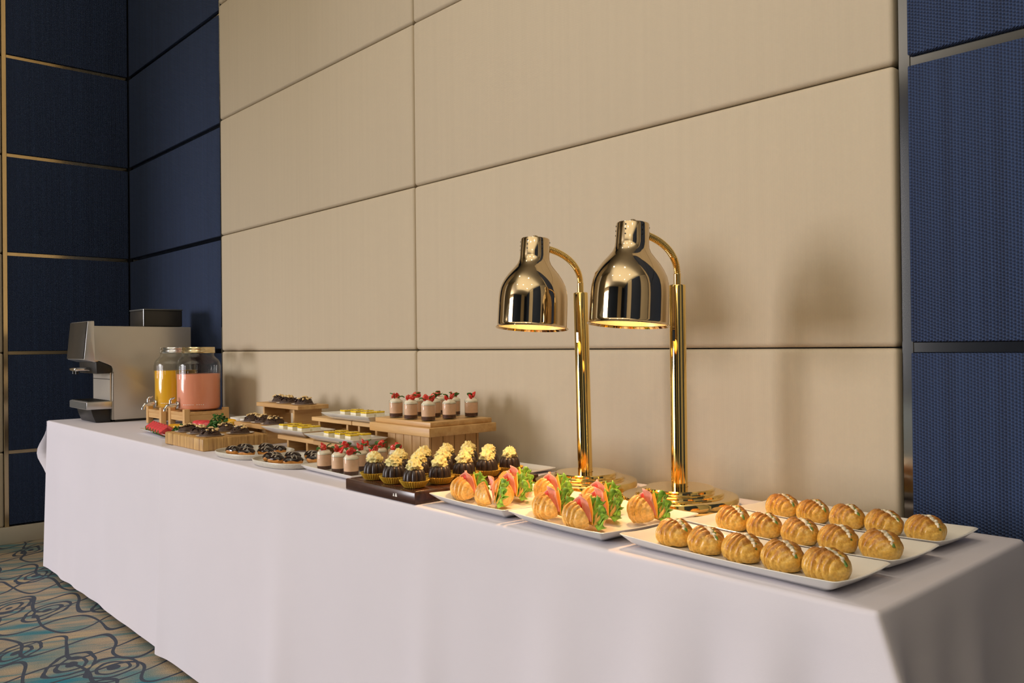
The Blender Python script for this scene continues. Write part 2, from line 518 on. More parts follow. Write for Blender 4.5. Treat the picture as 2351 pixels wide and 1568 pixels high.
# far walls of the hall: assumed window with frame, dark columns and beige bays
wf = bpy.data.objects['wall_front']
win = struct('assumed_window_1', MB().box((-12.1, -12.5, 0.12), (-7.3, -12.40, 0.22), 0.005, 1), 'painted')
for lo, hi in (((-12.1, -12.5, 5.28), (-7.3, -12.40, 5.38)), ((-12.1, -12.5, 0.22), (-12.02, -12.4, 5.28)), ((-7.38, -12.5, 0.22), (-7.3, -12.4, 5.28))):
    part('assumed_window_frame', MB().box(lo, hi, 0.005, 1), 'painted', win)
for x, w_ in ((-13.9, 1.7), (-7.2, 7.6), (3.2, 1.7)):
    panel(wf, (x, -12.52, 0.1), (x + w_, -12.4, 5.9), 'blue_fabric', 0.004)
wr = bpy.data.objects['wall_right']
for y, w_ in ((-12.3, 4.6), (-4.6, 4.0)):
    panel(wr, (4.9, y, 0.1), (5.05, y + w_, 5.9), 'blue_fabric', 0.004)

# ------------------------------------------------------------------ table linen
def cloth(name, x0, x1, y0, y1, top, bottom, label, seed, flares, amp=0.012, flat=0):
    per = []
    step = 0.0125
    def seg(a, b, nrm):
        n = max(2, int((Vector(b) - Vector(a)).length / step))
        for i in range(n):
            t_ = i / n
            per.append(((a[0] + (b[0] - a[0]) * t_, a[1] + (b[1] - a[1]) * t_), nrm))
    r = 0.010
    def arc(cx, cy, a0):
        for i in range(5):
            a = a0 + PI / 2 * i / 5
            per.append(((cx + r * math.cos(a), cy + r * math.sin(a)), (math.cos(a), math.sin(a))))
    seg((x0 + r, y0), (x1 - r, y0), (0, -1)); arc(x1 - r, y0 + r, -PI / 2)
    seg((x1, y0 + r), (x1, y1 - r), (1, 0)); arc(x1 - r, y1 - r, 0)
    seg((x1 - r, y1), (x0 + r, y1), (0, 1)); arc(x0 + r, y1 - r, PI / 2)
    seg((x0, y1 - r), (x0, y0 + r), (-1, 0)); arc(x0 + r, y0 + r, PI)
    n = len(per)
    rows = []
    e = 0.008
    for k in range(4):                       # rounded edge
        a = PI / 2 * k / 3
        rows.append((-e + e * math.sin(a), top - e + e * math.cos(a), 0.0))
    H = top - e - bottom
    for k in range(1, 17):
        s_ = k / 16
        rows.append((0.0, top - e - H * s_, s_))
    vs = []
    rnd = random.Random(seed)
    waves = [(rnd.uniform(7, 12), rnd.uniform(0, 6), 0.45), (rnd.uniform(13, 19), rnd.uniform(0, 6), 0.3), (rnd.uniform(24, 33), rnd.uniform(0, 6), 0.25)]
    for off, z, s_ in rows:
        for (p, nr) in per:
            d = off
            if s_ > 0:
                q = p[0] * 1.0 + p[1] * 1.0
                wv_ = sum(a * math.sin(f * q + ph) for f, ph, a in waves)
                mod = 0.55 + 0.45 * math.sin(2.1 * q + seed)
                if nr[0] * flat < 0.5:
                    d += amp * (s_ ** 1.15) * (wv_ * mod + 0.75)
            x, y = p[0] + nr[0] * d, p[1] + nr[1] * d
            for fx, fy, mag, wd, dx, dy in flares:
                g = math.exp(-((p[0] - fx) ** 2 + (p[1] - fy) ** 2) / wd ** 2) * mag * s_
                x += dx * g; y += dy * g
            vs.append((x, y, z))
    fs = []
    for k in range(len(rows) - 1):
        for i in range(n):
            j = (i + 1) % n
            fs.append((k * n + i, k * n + j, (k + 1) * n + j, (k + 1) * n + i))
    fs.append(tuple(range(n)))
    o = part(name, MB().add(vs, fs), 'cloth', smooth=50)
    return tag(o, label, 'tablecloth', 'floor-length white cloths on the buffet table')
tl = cloth('tablecloth', -4.80, -3.164, 1.105, 1.69, TZ, 0.03, 'white cloth covering the far table end under the coffee machine', 3,
           [(-4.8, 1.105, 0.03, 0.10, -0.7, -0.7)], 0.014, 1)
# pointed loose corner of the far cloth, sticking out at the end
fl = MB().grid(lambda u, v_: (
    -4.800 - 0.165 * math.sin(PI * min(1, u * 1.0)) ** 0.8 * (1 - v_) * (1 - abs(u - 0.6) * 0.7) - 0.002,
    1.105 + 0.40 * v_ + 0.012 * math.sin(u * 9),
    TZ - 0.004 - (0.33 * u) * (1 - 0.55 * v_) - 0.10 * v_ * u), 14, 10)
part('cloth_corner', fl, 'cloth', tl, solid=0.0015)
cloth('tablecloth', -3.16, -0.491, 1.098, 1.693, TZ + 0.0016, 0.022, 'long white cloth covering the table from croissants to pastries', 8,
      [(-0.491, 1.098, 0.34, 0.055, 0.9, -0.35), (-0.585, 1.098, 0.050, 0.035, 0.0, 1.0), (-0.66, 1.098, 0.055, 0.045, 0.0, -1.0), (-0.755, 1.098, 0.030, 0.035, 0.0, 1.0), (-0.86, 1.098, 0.05, 0.06, 0.0, -1.0), (-1.10, 1.098, 0.04, 0.07, 0, -1.0), (-1.5, 1.098, 0.03, 0.06, 0, -1.0), (-2.2, 1.098, 0.03, 0.08, 0, -1.0), (-0.491, 1.25, 0.05, 0.06, 1.0, 0), (-0.491, 1.42, 0.05, 0.06, 1.0, 0),
       (-0.491, 1.69, 0.06, 0.08, 0.8, 0.1), (-3.16, 1.098, 0.012, 0.06, 0, -1)], 0.011, -1)
TZ = 0.7816

# ------------------------------------------------------------------ china
def rect_plate(lx, ly, h, flare, corner, lift=0.0, t_=0.004):
    """rectangular plate: flat well, sloping rim, foot; corner tips lifted"""
    def loop(ax, ay, z, r, tip=0.0):
        pts = []
        for cx, cy, a0 in ((1, 1, 0), (-1, 1, PI / 2), (-1, -1, PI), (1, -1, 3 * PI / 2)):
            for i in range(6):
                a = a0 + PI / 2 * i / 5
                pts.append((cx * (ax - r) + r * math.cos(a), cy * (ay - r) + r * math.sin(a), z + tip))
        # edge midpoints give the rim its sagging line between lifted tips
        out = []
        n = len(pts)
        for i in range(n):
            out.append(pts[i])
            if i % 6 == 5:
                p, q = pts[i], pts[(i + 1) % n]
                for k in range(1, 8):
                    f = k / 8
                    sag = tip * (1 - (2 * f - 1) ** 2) if tip else 0
                    out.append((p[0] + (q[0] - p[0]) * f, p[1] + (q[1] - p[1]) * f, z + tip - sag))
        return out
    ax, ay = lx / 2, ly / 2
    L = [loop(ax - flare - 0.012, ay - flare - 0.012, 0, corner * 0.6),
         loop(ax - flare - 0.006, ay - flare - 0.006, 0, corner * 0.7),
         loop(ax - flare * 0.55, ay - flare * 0.55, h * 0.42, corner * 0.8, lift * 0.4),
         loop(ax - 0.0012, ay - 0.0012, h - 0.0022, corner, lift),
         loop(ax, ay, h - 0.0008, corner, lift),
         loop(ax - 0.0012, ay - 0.0012, h, corner, lift),
         loop(ax - 0.004, ay - 0.004, h - 0.0006, corner, lift),
         loop(ax - flare * 0.55, ay - flare * 0.55, h * 0.42 + t_, corner * 0.8, lift * 0.4),
         loop(ax - flare - 0.004, ay - flare - 0.004, t_ + 0.001, corner * 0.7),
         loop(ax - flare - 0.012, ay - flare - 0.012, t_, corner * 0.6)]
    n = len(L[0])
    vs = [p for l_ in L for p in l_]
    fs = [(k * n + i, k * n + (i + 1) % n, (k + 1) * n + (i + 1) % n, (k + 1) * n + i) for k in range(len(L) - 1) for i in range(n)]
    fs.append(tuple(range(n - 1, -1, -1)))
    fs.append(tuple((len(L) - 1) * n + i for i in range(n)))
    return MB().add(vs, fs)
def D(a):
    return math.radians(a)
def plate(name, mb, mat, loc, rotz, label, cat='plate', group=None):
    o = part(name, mb, mat, loc=loc, rot=(0, 0, rotz), smooth=45)
    return tag(o, label, cat, group)
LONG = rect_plate(0.415, 0.164, 0.021, 0.026, 0.012, 0.004)
TRAYS = [((-0.757, 1.197), D(-2.5), 'long white china tray of croissants at the front table edge'),
         ((-0.752, 1.371), D(-3.5), 'long white china tray of croissants between the other two trays'),
         ((-0.752, 1.547), D(-3.5), 'long white china tray of croissants nearest the fabric wall')]
for (x, y), a, lb in TRAYS:
    plate('serving_tray', LONG, 'white_china', (x, y, TZ), a, lb, 'tray', 'long trays of croissants')
SQ = rect_plate(0.272, 0.268, 0.024, 0.034, 0.007, 0.003)
plate('square_plate', SQ, 'white_china', (-1.386, 1.252, TZ), D(-3), 'square white plate of sandwiches beside the dark cake board', 'plate', 'square sandwich plates')
plate('square_plate', SQ, 'white_china', (-1.106, 1.241, TZ), D(-4), 'square white plate of sandwiches lit warm under the lamps', 'plate', 'square sandwich plates')
plate('dessert_tray', rect_plate(0.30, 0.235, 0.018, 0.016, 0.006), 'white_china', (-2.065, 1.285, TZ), D(-2), 'white rectangular tray of strawberry cups on the tablecloth', 'tray')
CH = rect_plate(0.305, 0.130, 0.024, 0.030, 0.006)
def oval(a, b, h):
    def rf(r, z, th, k):
        c, s_ = abs(math.cos(th)), abs(math.sin(th))
        e = 2.6
        return r * (1.0 / ((c / a) ** e + (s_ / b) ** e)) ** (1 / e)
    m = MB()
    m.lathe([(0.0001, 0.0), (0.90, 0.0), (0.955, 0.004), (0.985, h * 0.6), (1.0, h - 0.002), (0.992, h), (0.972, h - 0.001), (0.955, 0.008), (0.92, 0.005), (0.0001, 0.005)], 64, rfun=rf)
    return m
OV = oval(0.140, 0.112, 0.019)
plate('oval_plate', OV, 'stone_china', (-2.648, 1.234, TZ), D(4), 'oval stoneware plate of eclairs beside the thick bamboo board', 'plate', 'oval eclair plates')
plate('oval_plate', OV, 'stone_china', (-2.362, 1.232, TZ), D(4), 'oval stoneware plate of eclairs next to the strawberry tray', 'plate', 'oval eclair plates')
plate('fruit_platter', rect_plate(0.50, 0.37, 0.018, 0.03, 0.02), 'white_china', (-3.505, 1.395, TZ), D(-3), 'white platter of sliced fruit behind the bamboo board', 'plate')
plate('white_plate', rect_plate(0.18, 0.13, 0.012, 0.02, 0.01), 'white_china', (-1.755, 1.615, TZ), D(2), 'empty white plate lying at the wall behind the cake board', 'plate')

# ------------------------------------------------------------------ croissants
def croissant(seed, L=0.084, W=0.0342, Hh=0.0310, nb=4.0, bend=0.006, slit=True, half=None):
    nu, nv = 61, 36
    rnd = random.Random(seed)
    ph = rnd.uniform(0, 1)
    vs, fs, at = [], [], []
    if half is None:
        ang = [2 * PI * j / nv for j in range(nv)]
    else:
        nv = 22
        ang = [(PI / 2 if half > 0 else -PI / 2) + PI * j / (nv - 1) for j in range(nv)]
    for i in range(nu):
        t_ = -1 + 2 * i / (nu - 1)
        R = max(0.02, (1 - abs(t_) ** 2.1)) ** 0.62
        for a in ang:
            k = abs(t_) * nb + 0.28 * math.sin(a + seed) * (1 if t_ > 0 else -1) + 0.5 + ph * 0.6 + 0.38 * nz((t_ * 2.2, math.cos(a), math.sin(a)), 1.1, seed + 9)
            fr = k - math.floor(k)
            rr = R * (0.875 + 0.155 * math.sin(min(1, fr * 1.08) * PI * 0.62) ** 0.9 - 0.05 * math.exp(-(fr / 0.07) ** 2))
            sl_ = 0.0
            p = (t_ * 3, math.cos(a) * 1.3, math.sin(a) * 1.3)
            rr *= 1 + 0.09 * nz(p, 0.9, seed) + 0.03 * nz(p, 2.6, seed + 5)
            if slit:
                da = (a - PI * 0.46 + PI) % (2 * PI) - PI
                if abs(t_) < 0.86:
                    sl_ = math.exp(-(da / 0.16) ** 2) * (1 - (t_ / 0.86) ** 4)
                    rr *= 1 - 0.30 * sl_
            x, y, z = t_ * L / 2, rr * W * math.cos(a) + bend * (t_ * t_), rr * Hh * math.sin(a)
            if z < -0.55 * Hh:
                z = -0.55 * Hh + (z + 0.55 * Hh) * 0.12
            vs.append((x, y, z + 0.60 * Hh))
            at.append(max(0.0, min(1.0, 0.18 + 0.36 * fr + 0.62 * math.sin(a) * R - 1.0 * sl_)))
    n = len(ang)
    for i in range(nu - 1):
        for j in range(n if half is None else n - 1):
            q = (j + 1) % n
            fs.append((i * n + j, i * n + q, (i + 1) * n + q, (i + 1) * n + j))
        if half is not None:
            fs.append((i * n + n - 1, i * n, (i + 1) * n, (i + 1) * n + n - 1))
    fs.append(tuple(range(n))); fs.append(tuple((nu - 1) * n + i for i in range(n)))
    m = MB().add(vs, fs)
    m.attr = at
    return m
cr = []
for sd in (1, 2, 3, 4, 5, 6):
    rnd = random.Random(sd)
    t0 = thing('croissant', 'x', 'croissant', group='cream-filled croissants on the long trays')
    part('crust', croissant(sd, L=0.084 + 0.001 * (sd % 3), bend=0.002 * (sd % 3), nb=3.1 + 0.25 * sd), 'crust', t0, smooth=60)
    bd, hl = 0.002 * (sd % 3), 0.5 * (0.084 + 0.001 * (sd % 3))
    def on_crust(u, da, lift):
        R = max(0.02, 1 - abs(u) ** 2.1) ** 0.62
        a = PI * 0.46 + da
        return (u * hl, R * 0.0342 * 0.80 * math.cos(a) + bd * u * u, 0.60 * 0.0310 + R * 0.0310 * 0.80 * math.sin(a) + lift)
    u0 = -0.42 + 0.12 * rnd.random()
    path = []
    for k in range(34):
        u = u0 + k * ((0.86 - u0) / 33)
        path.append(on_crust(u, 0.13 * math.sin(k * 1.1 + sd), -0.0008 + 0.0018 * math.sin(k * 1.7 + sd)))
    part('cream', MB().tube(path, lambda f: 0.0046 * (0.45 + 0.55 * math.sin(PI * min(1, f * 0.98 + 0.02)) ** 0.5) * (1 + 0.42 * math.sin(f * 40 + sd) * math.sin(f * 17)), 8), 'whipped_cream', t0, smooth=60)
    path2 = []
    for k in range(24):
        u = u0 + 0.12 + k * ((0.92 - u0 - 0.12) / 23)
        path2.append(on_crust(u, -0.19 + 0.12 * math.sin(k * 1.3 + sd), 0.0008 + 0.0012 * math.sin(k * 1.3)))
    part('herb_strip', MB().tube(path2, lambda f: 0.0038 * (0.62 + 0.38 * math.sin(f * 29 + sd)), 6), 'herb', t0, smooth=60)
pl = Placer(cr_ := [o for o in bpy.data.objects if o.name.startswith('croissant')])
CPOS = [[(-0.901, 1.203), (-0.829, 1.194), (-0.757, 1.191), (-0.685, 1.191), (-0.613, 1.189)],
        [(-0.896, 1.379), (-0.824, 1.369), (-0.752, 1.367), (-0.680, 1.363), (-0.608, 1.366)],
        [(-0.896, 1.558), (-0.824, 1.550), (-0.752, 1.545), (-0.681, 1.542), (-0.606, 1.541)]]
CROT = [[-26, -34, -24, -32, -22], [-28, -24, -34, -30, -40], [-30, -24, -34, -28, -32]]
TN = ['front tray', 'middle tray', 'wall-side tray']
for r_ in range(3):
    for k in range(5):
        x, y = CPOS[r_][k]
        nm = ('nearest the brass lamps' if k == 0 else 'last at the table end' if k == 4 else ORD[k] + ' from the lamps')
        pl.put((x, y, TZ + 0.0050), D(CROT[r_][k]), 'golden cream-filled croissant on the %s, %s' % (TN[r_], nm), [0.915, 0.885, 0.91, 0.91, 0.94][k] * (0.985 if r_ else 1.0))

# ------------------------------------------------------------------ ham and lettuce croissant sandwiches
def ruffle(L, h, amp, waves, seed):
    def fn(u, v_):
        x = (u - 0.5) * L
        e = v_ ** 1.3
        a = amp * e
        return (x + a * 0.5 * math.cos(u * waves * 6.3 + seed), a * math.sin(u * waves * 6.3 + seed) + 0.5 * a * math.sin(u * waves * 13 + seed * 2),
                h * v_ * (1 - 0.55 * (2 * u - 1) ** 2) + a * 0.4 * math.sin(u * waves * 17 + seed))
    return MB().grid(fn, 64, 9)
sw = []
for sd in (11, 12):
    t0 = thing('croissant_sandwich', 'x', 'sandwich', group='ham croissant sandwiches on square plates')
    for hf, op in ((1, 20), (-1, -24)):
        ob = part('bread_half', croissant(sd, L=0.086, W=0.034, Hh=0.033, nb=3.6, bend=0.0, slit=False, half=hf), 'crust_light', t0, smooth=60)
        ob.location = (0, -0.004 if hf > 0 else 0.006, 0.0115 if hf > 0 else 0.0125)
        ob.rotation_euler = (D(op), 0, 0)
    part('lettuce', ruffle(0.078, 0.050, 0.0085, 3.6, sd), 'lettuce', t0, (0.010, 0.0095, 0.022), (D(-26), D(6), D(4)), 60, solid=0.0007)
    part('lettuce', ruffle(0.050, 0.034, 0.0080, 3.0, sd + 2), 'lettuce', t0, (0.026, 0.0070, 0.020), (D(-38), D(38), D(10)), 60, solid=0.0007)
    ch = MB().prism([(-0.030, 0.0), (0.034, -0.006), (0.022, 0.018), (-0.004, 0.043)], -0.0011, 0.0011, 'Y')
    part('cheese_slice', ch, 'cheddar', t0, (0.002, 0.0045, 0.024), (D(-17), D(4), 0))
    hm = MB().grid(lambda u, v_: ((u - 0.5) * 0.072 * (1 - 0.35 * v_), -0.005 + 0.0065 * math.sin(u * 10 + sd) * v_ - 0.008 * v_ * v_, 0.053 * v_ * (1 - 0.40 * (2 * u - 1) ** 2)), 24, 10)
    part('ham', hm, 'ham', t0, (0.0, 0.0045, 0.022), (D(-3), 0, 0), 60, solid=0.0022)
    part('tomato_slice', MB().lathe([(0.0001, -0.002), (0.011, -0.002), (0.0125, 0), (0.011, 0.002), (0.0001, 0.002)], 24), 'tomato', t0, (-0.013, -0.0035, 0.050), (D(78), 0, 0))
    sw.append(t0)
pl = Placer(sw)
SP = [((-1.476, 1.200), -8, 'nearest the cakes'), ((-1.372, 1.186), -42, 'at the front edge'), ((-1.404, 1.266), -22, 'in the middle'),
      ((-1.460, 1.328), -12, 'at the back'), ((-1.324, 1.318), -14, 'nearest the lamp poles')]
for (x, y), a, nm in SP:
    pl.put((x, y, TZ + 0.0075), D(a), 'ham and lettuce croissant on the plate beside the cakes, %s' % nm, 0.90)
SP = [((-1.192, 1.186), -16, 'nearest the cakes'), ((-1.085, 1.164), -20, 'at the front edge'), ((-1.116, 1.243), -18, 'in the middle'),
      ((-1.177, 1.314), -14, 'at the back'), ((-1.036, 1.296), -20, 'nearest the trays')]
for (x, y), a, nm in SP:
    pl.put((x, y, TZ + 0.0075), D(a), 'ham and lettuce croissant on the lamp-lit plate, %s' % nm, 0.90)

# ------------------------------------------------------------------ bundt cakes on the dark board
bb = thing('dark_board', 'dark stained wooden board under the mini bundt cakes', 'board', (-1.694, 1.295, TZ))
part('board', MB().box((-0.15, -0.195, 0), (0.15, 0.195, 0.028), 0.003, 2), 'dark_wood', bb)
gv = MB()
for lo, hi in (((-0.14, -0.186, 0.0275), (0.14, -0.181, 0.0288)), ((-0.14, 0.181, 0.0275), (0.14, 0.186, 0.0288)), ((-0.14, -0.181, 0.0275), (-0.135, 0.181, 0.0288)), ((0.135, -0.181, 0.0275), (0.14, 0.181, 0.0288))):
    part('groove_rim', MB().box(lo, hi, 0.0005, 1), 'dark_wood', bb)
em = MB()
em.prism([(0.062, 0.010), (0.068, 0.010), (0.066, 0.0165), (0.064, 0.0165)], -0.1954, -0.1948, 'Y')
em.prism([(0.071, 0.010), (0.079, 0.010), (0.0765, 0.018), (0.0735, 0.018)], -0.1954, -0.1948, 'Y')
part('emblem', em, 'ink_white', bb, label='small pale stamped emblem')
bn = []
def cakes_cream(seed):
    def fn(p):
        th = math.atan2(p.y, p.x)
        base = Vector((p.x * 0.0180, p.y * 0.0180, p.z * 0.0165))
        taper = 1 - 0.28 * max(0, p.z)
        base.x *= taper; base.y *= taper
        d = 0.93 + 0.30 * nz(p, 2.8, seed) + 0.42 * abs(nz(p, 4.6, seed + 3)) + 0.26 * abs(nz(p, 9.5, seed + 1))
        return base * d
    return MB().ball(fn, 4)
for sd in (1, 2, 3):
    t0 = thing('bundt_cake', 'x', 'cake', group='mini bundt cakes on the dark board')
    def flute(r, z, a, k):
        return r * (0.86 + 0.14 * abs(math.sin(a * 5)) ** 0.6) if 0.004 < z < 0.0445 else r
    cake = MB().lathe([(0.0001, 0.003), (0.022, 0.003), (0.0265, 0.0055), (0.0285, 0.012), (0.0287, 0.020), (0.0278, 0.029), (0.0255, 0.037), (0.0220, 0.0425), (0.0165, 0.0445), (0.0001, 0.045)], 80, rfun=flute)
    part('cake', cake, 'bundt_cake', t0, smooth=60)
    part('cream_swirl', cakes_cream(sd * 3.1), 'butter_cream', t0, (0, 0, 0.0520), smooth=60)
    def pleat(r, z, a, k):
        return r * (1 + 0.045 * min(1, k / 2) * (1 if int(round(a / (2 * PI) * 72)) % 2 else -1))
    part('paper_case', MB().lathe([(0.0001, 0.0012), (0.024, 0.0012), (0.0262, 0.004), (0.0310, 0.010), (0.0356, 0.0180), (0.0352, 0.0183), (0.0305, 0.0106), (0.0258, 0.0048), (0.0236, 0.0022), (0.0001, 0.0022)], 72, rfun=pleat), 'gold_paper', t0, smooth=20)
    bn.append(t0)
pl = Placer(bn)
BX = [-1.776, -1.692, -1.608]
BY = [1.143, 1.219, 1.295, 1.371, 1.447]
RN = ['front row', 'second row', 'middle row', 'fourth row', 'back row']
CN = ['on the pastry side', 'in the centre column', 'on the sandwich side']
rnd = random.Random(5)
for j in range(5):
    for i in range(3):
        pl.put((BX[i] + rnd.uniform(-.002, .002), BY[j] + rnd.uniform(-.0005, .0005), TZ + 0.0283), rnd.uniform(0, 6), 'mini chocolate bundt cake with buttercream, %s %s' % (RN[j], CN[i]), rnd.uniform(0.97, 1.0))

# ------------------------------------------------------------------ heat lamps
def heat_lamp(x, y, label, arm, lean=0.0):
    t0 = thing('heat_lamp', label, 'lamp', (x, y, TZ), 0, 'brass heat lamps')
    part('base', MB().lathe([(0.0001, 0), (0.125, 0), (0.1275, 0.003), (0.1275, 0.021), (0.1255, 0.0245), (0.1215, 0.0255), (0.098, 0.0258), (0.0962, 0.028), (0.0958, 0.031), (0.0935, 0.0335), (0.078, 0.0338), (0.0762, 0.036), (0.0757, 0.040), (0.073, 0.0425), (0.019, 0.0428)], 128), 'brass', t0, smooth=30)
    part('pole', MB().lathe([(0.0182, 0.040), (0.0182, 0.488), (0.0172, 0.490), (0.009, 0.490)], 48), 'brass', t0, smooth=30)
    part('slot', MB().box((-0.0032, -0.0190, 0.365), (0.0032, -0.0175, 0.486), 0.0005, 1), 'shade_brass', t0, rot=(0, 0, D(8)))
    part('collar', MB().lathe([(0.0078, 0.484), (0.0078, 0.515), (0.0070, 0.516)], 24), 'brass', t0)
    za, zb = 0.594, 0.513
    path = []
    N = 150
    y1 = -(arm - 0.030)
    for k in range(N + 1):
        a = PI / 2 * k / N
        path.append((0, y1 * (1 - math.sin(a)), zb + (za - zb) * math.cos(a) ** 0.9 if k < N else zb))
    part('gooseneck', MB().tube(path, lambda f: 0.0072 + 0.0011 * math.sin(f * N * PI / 2 + 0.7), 16), 'brass', t0, smooth=50)
    # shade, opening tipped a little toward the front of the table
    piv = (0, -arm, 0.400)
    rt = (D(-5), 0, 0)
    prof = [(0.0335, 0.2135), (0.0348, 0.211), (0.0352, 0.172), (0.0365, 0.162), (0.041, 0.152), (0.050, 0.141), (0.061, 0.128), (0.0695, 0.115), (0.0760, 0.102), (0.0795, 0.090), (0.0812, 0.078), (0.0818, 0.068), (0.0822, 0.058), (0.0823, 0.046), (0.0824, 0.034), (0.0825, 0.022), (0.0826, 0.012), (0.0826, 0.007), (0.0827, 0.0040), (0.0833, 0.0030), (0.0860, 0.001), (0.0866, 0.0), (0.0862, -0.001), (0.0822, 0.003)]
    sh = part('shade', MB().lathe([(0.0001, 0.2135)] + prof, 96), 'shade_brass', t0, piv, rt, 40)
    inner = [(0.0816, 0.004), (0.0812, 0.040), (0.079, 0.076), (0.0755, 0.096), (0.069, 0.112), (0.060, 0.126), (0.049, 0.139), (0.040, 0.150), (0.034, 0.165), (0.0001, 0.168)]
    part('liner', MB().lathe(inner, 96), 'shade_inside', sh, smooth=40)
    part('bulb', MB().lathe([(0.0001, 0.045), (0.018, 0.047), (0.030, 0.056), (0.036, 0.070), (0.034, 0.085), (0.024, 0.105), (0.014, 0.125), (0.013, 0.150), (0.0001, 0.150)], 32), 'bulb_glow', sh)
    part('top_knob', MB().lathe([(0.0001, 0.2225), (0.005, 0.222), (0.0075, 0.219), (0.008, 0.2135)], 20), 'shade_brass', sh)
    for col_ in range(6):
        for row in range(3):
            a = D(-75 + col_ * 60)
            part('vent_hole', MB().lathe([(0.0001, 0.0004), (0.0016, 0.0004), (0.0018, -0.0006)], 10), 'hole_black', sh,
                 (0.0352 * math.cos(a), 0.0352 * math.sin(a), 0.186 + row * 0.010), Vector((math.cos(a), math.sin(a), 0)).to_track_quat('Z', 'Y').to_euler())
    d = bpy.data.lights.new('heat_bulb', 'SPOT'); d.energy = 8.0; d.color = (1.0, 0.55, 0.22); d.spot_size = D(115); d.spot_blend = 0.6; d.shadow_soft_size = 0.03
    lo = bpy.data.objects.new('heat_bulb', d); COL.objects.link(lo); lo.parent = sh; lo.location = (0, 0, 0.035)
    if lean:
        for ch in t0.children:
            if not ch.name.startswith('base'):
                ch.matrix_basis = Matrix.Rotation(lean, 4, 'Y') @ ch.matrix_basis
    return t0
heat_lamp(-1.418, 1.531, 'brass heat lamp above the plate beside the cake board', 0.172, D(-1.2))
heat_lamp(-1.12, 1.515, 'brass heat lamp nearest the croissant trays', 0.170)

# ------------------------------------------------------------------ strawberry mousse cups
def dessert_cup(seed):
    rnd = random.Random(seed)
    t0 = thing('dessert_cup', 'x', 'dessert')
    part('glass', MB().lathe([(0.0001, 0), (0.0200, 0), (0.0212, 0.0015), (0.0219, 0.053), (0.0216, 0.0535), (0.0212, 0.053), (0.0205, 0.0032), (0.0001, 0.003)], 32), 'glass', t0, smooth=50)
    part('crumb_base', MB().lathe([(0.0001, 0.0034), (0.0198, 0.0034), (0.0202, 0.0138), (0.0001, 0.0138)], 32), 'crumb_layer', t0, smooth=50)
    part('mousse', MB().lathe([(0.0001, 0.0139), (0.0203, 0.0139), (0.0209, 0.0460), (0.0001, 0.0465)], 32), 'mousse', t0, smooth=50)
    part('cream_top', MB().ball(lambda p: (p.x * 0.0207 * (1 + .05 * nz(p, 3, seed)), p.y * 0.0207 * (1 + .05 * nz(p, 3, seed)), 0.0468 + (p.z * 0.0135 * (1 + .35 * nz(p, 2.5, seed)) if p.z > 0 else p.z * 0.0005)), 3), 'whipped_cream', t0, smooth=60)
    for k in range(2):
        a = rnd.uniform(0, 6.28)
        sx = rnd.uniform(0.9, 1.15)
        def berry(p, sx=sx):
            tp = 1 - 0.38 * max(-0.3, p.z)
            return (p.x * 0.0098 * sx * tp, p.y * 0.0046 * sx * tp, p.z * 0.0112 * sx)
        part('strawberry', MB().ball(berry, 3), 'strawberry', t0, (0.009 * math.cos(a + k * 2.6), 0.009 * math.sin(a + k * 2.6), 0.0655 + 0.003 * k), (rnd.uniform(-.7, .7), rnd.uniform(-.7, .7), rnd.uniform(0, 6)), 60)
    for k in range(2):
        a = rnd.uniform(0, 6.28)
        lf = MB().grid(lambda u, v_: (0.021 * u, (v_ - .5) * 0.017 * math.sin(PI * min(0.98, u * 0.94 + 0.06)) ** 0.8, 0.004 * math.sin(u * 3) - 0.010 * abs(v_ - .5) * -0.6 + 0.0006 * math.sin(u * 26)), 14, 7)
        part('mint_leaf', lf, 'leaf', t0, (0.006 * math.cos(a), 0.006 * math.sin(a), 0.060), (rnd.uniform(-.4, .4), rnd.uniform(-.9, .15), a), 60, solid=0.0005)
    return t0
dc = [dessert_cup(s_) for s_ in (3, 7, 9)]
for o in dc:
    o['group'] = 'strawberry mousse cups on the wooden crate'
pl = Placer(dc)
rnd = random.Random(8)
RW = ['front row', 'middle row', 'row by the wall']
CL = ['at the cheesecake end', 'in the middle', 'at the lamp end']
CZ = 0.9205
for j, y in enumerate((1.472, 1.557, 1.640)):
    for i, x in enumerate((-2.165, -2.080, -1.995)):
        pl.put((x + rnd.uniform(-.004, .004), y + rnd.uniform(-.004, .004), CZ), rnd.uniform(0, 6), 'strawberry mousse cup on the crate, %s, %s' % (RW[j], CL[i]))
dc2 = []
for s_ in (4, 8):
    o = dessert_cup(s_); o['group'] = 'strawberry mousse cups on the white tray'; dc2.append(o)
pl = Placer(dc2)
RW = ['front row', 'middle row', 'back row']
CL = ['next to the eclairs', 'in the middle', 'next to the bundt cakes']
for j, y in enumerate((1.214, 1.284, 1.354)):
    for i, x in enumerate((-2.150, -2.072, -2.000)):
        pl.put((x + rnd.uniform(-.004, .004), y + rnd.uniform(-.004, .004), TZ + 0.0048), rnd.uniform(0, 6), 'strawberry mousse cup on the low tray, %s, %s' % (RW[j], CL[i]))

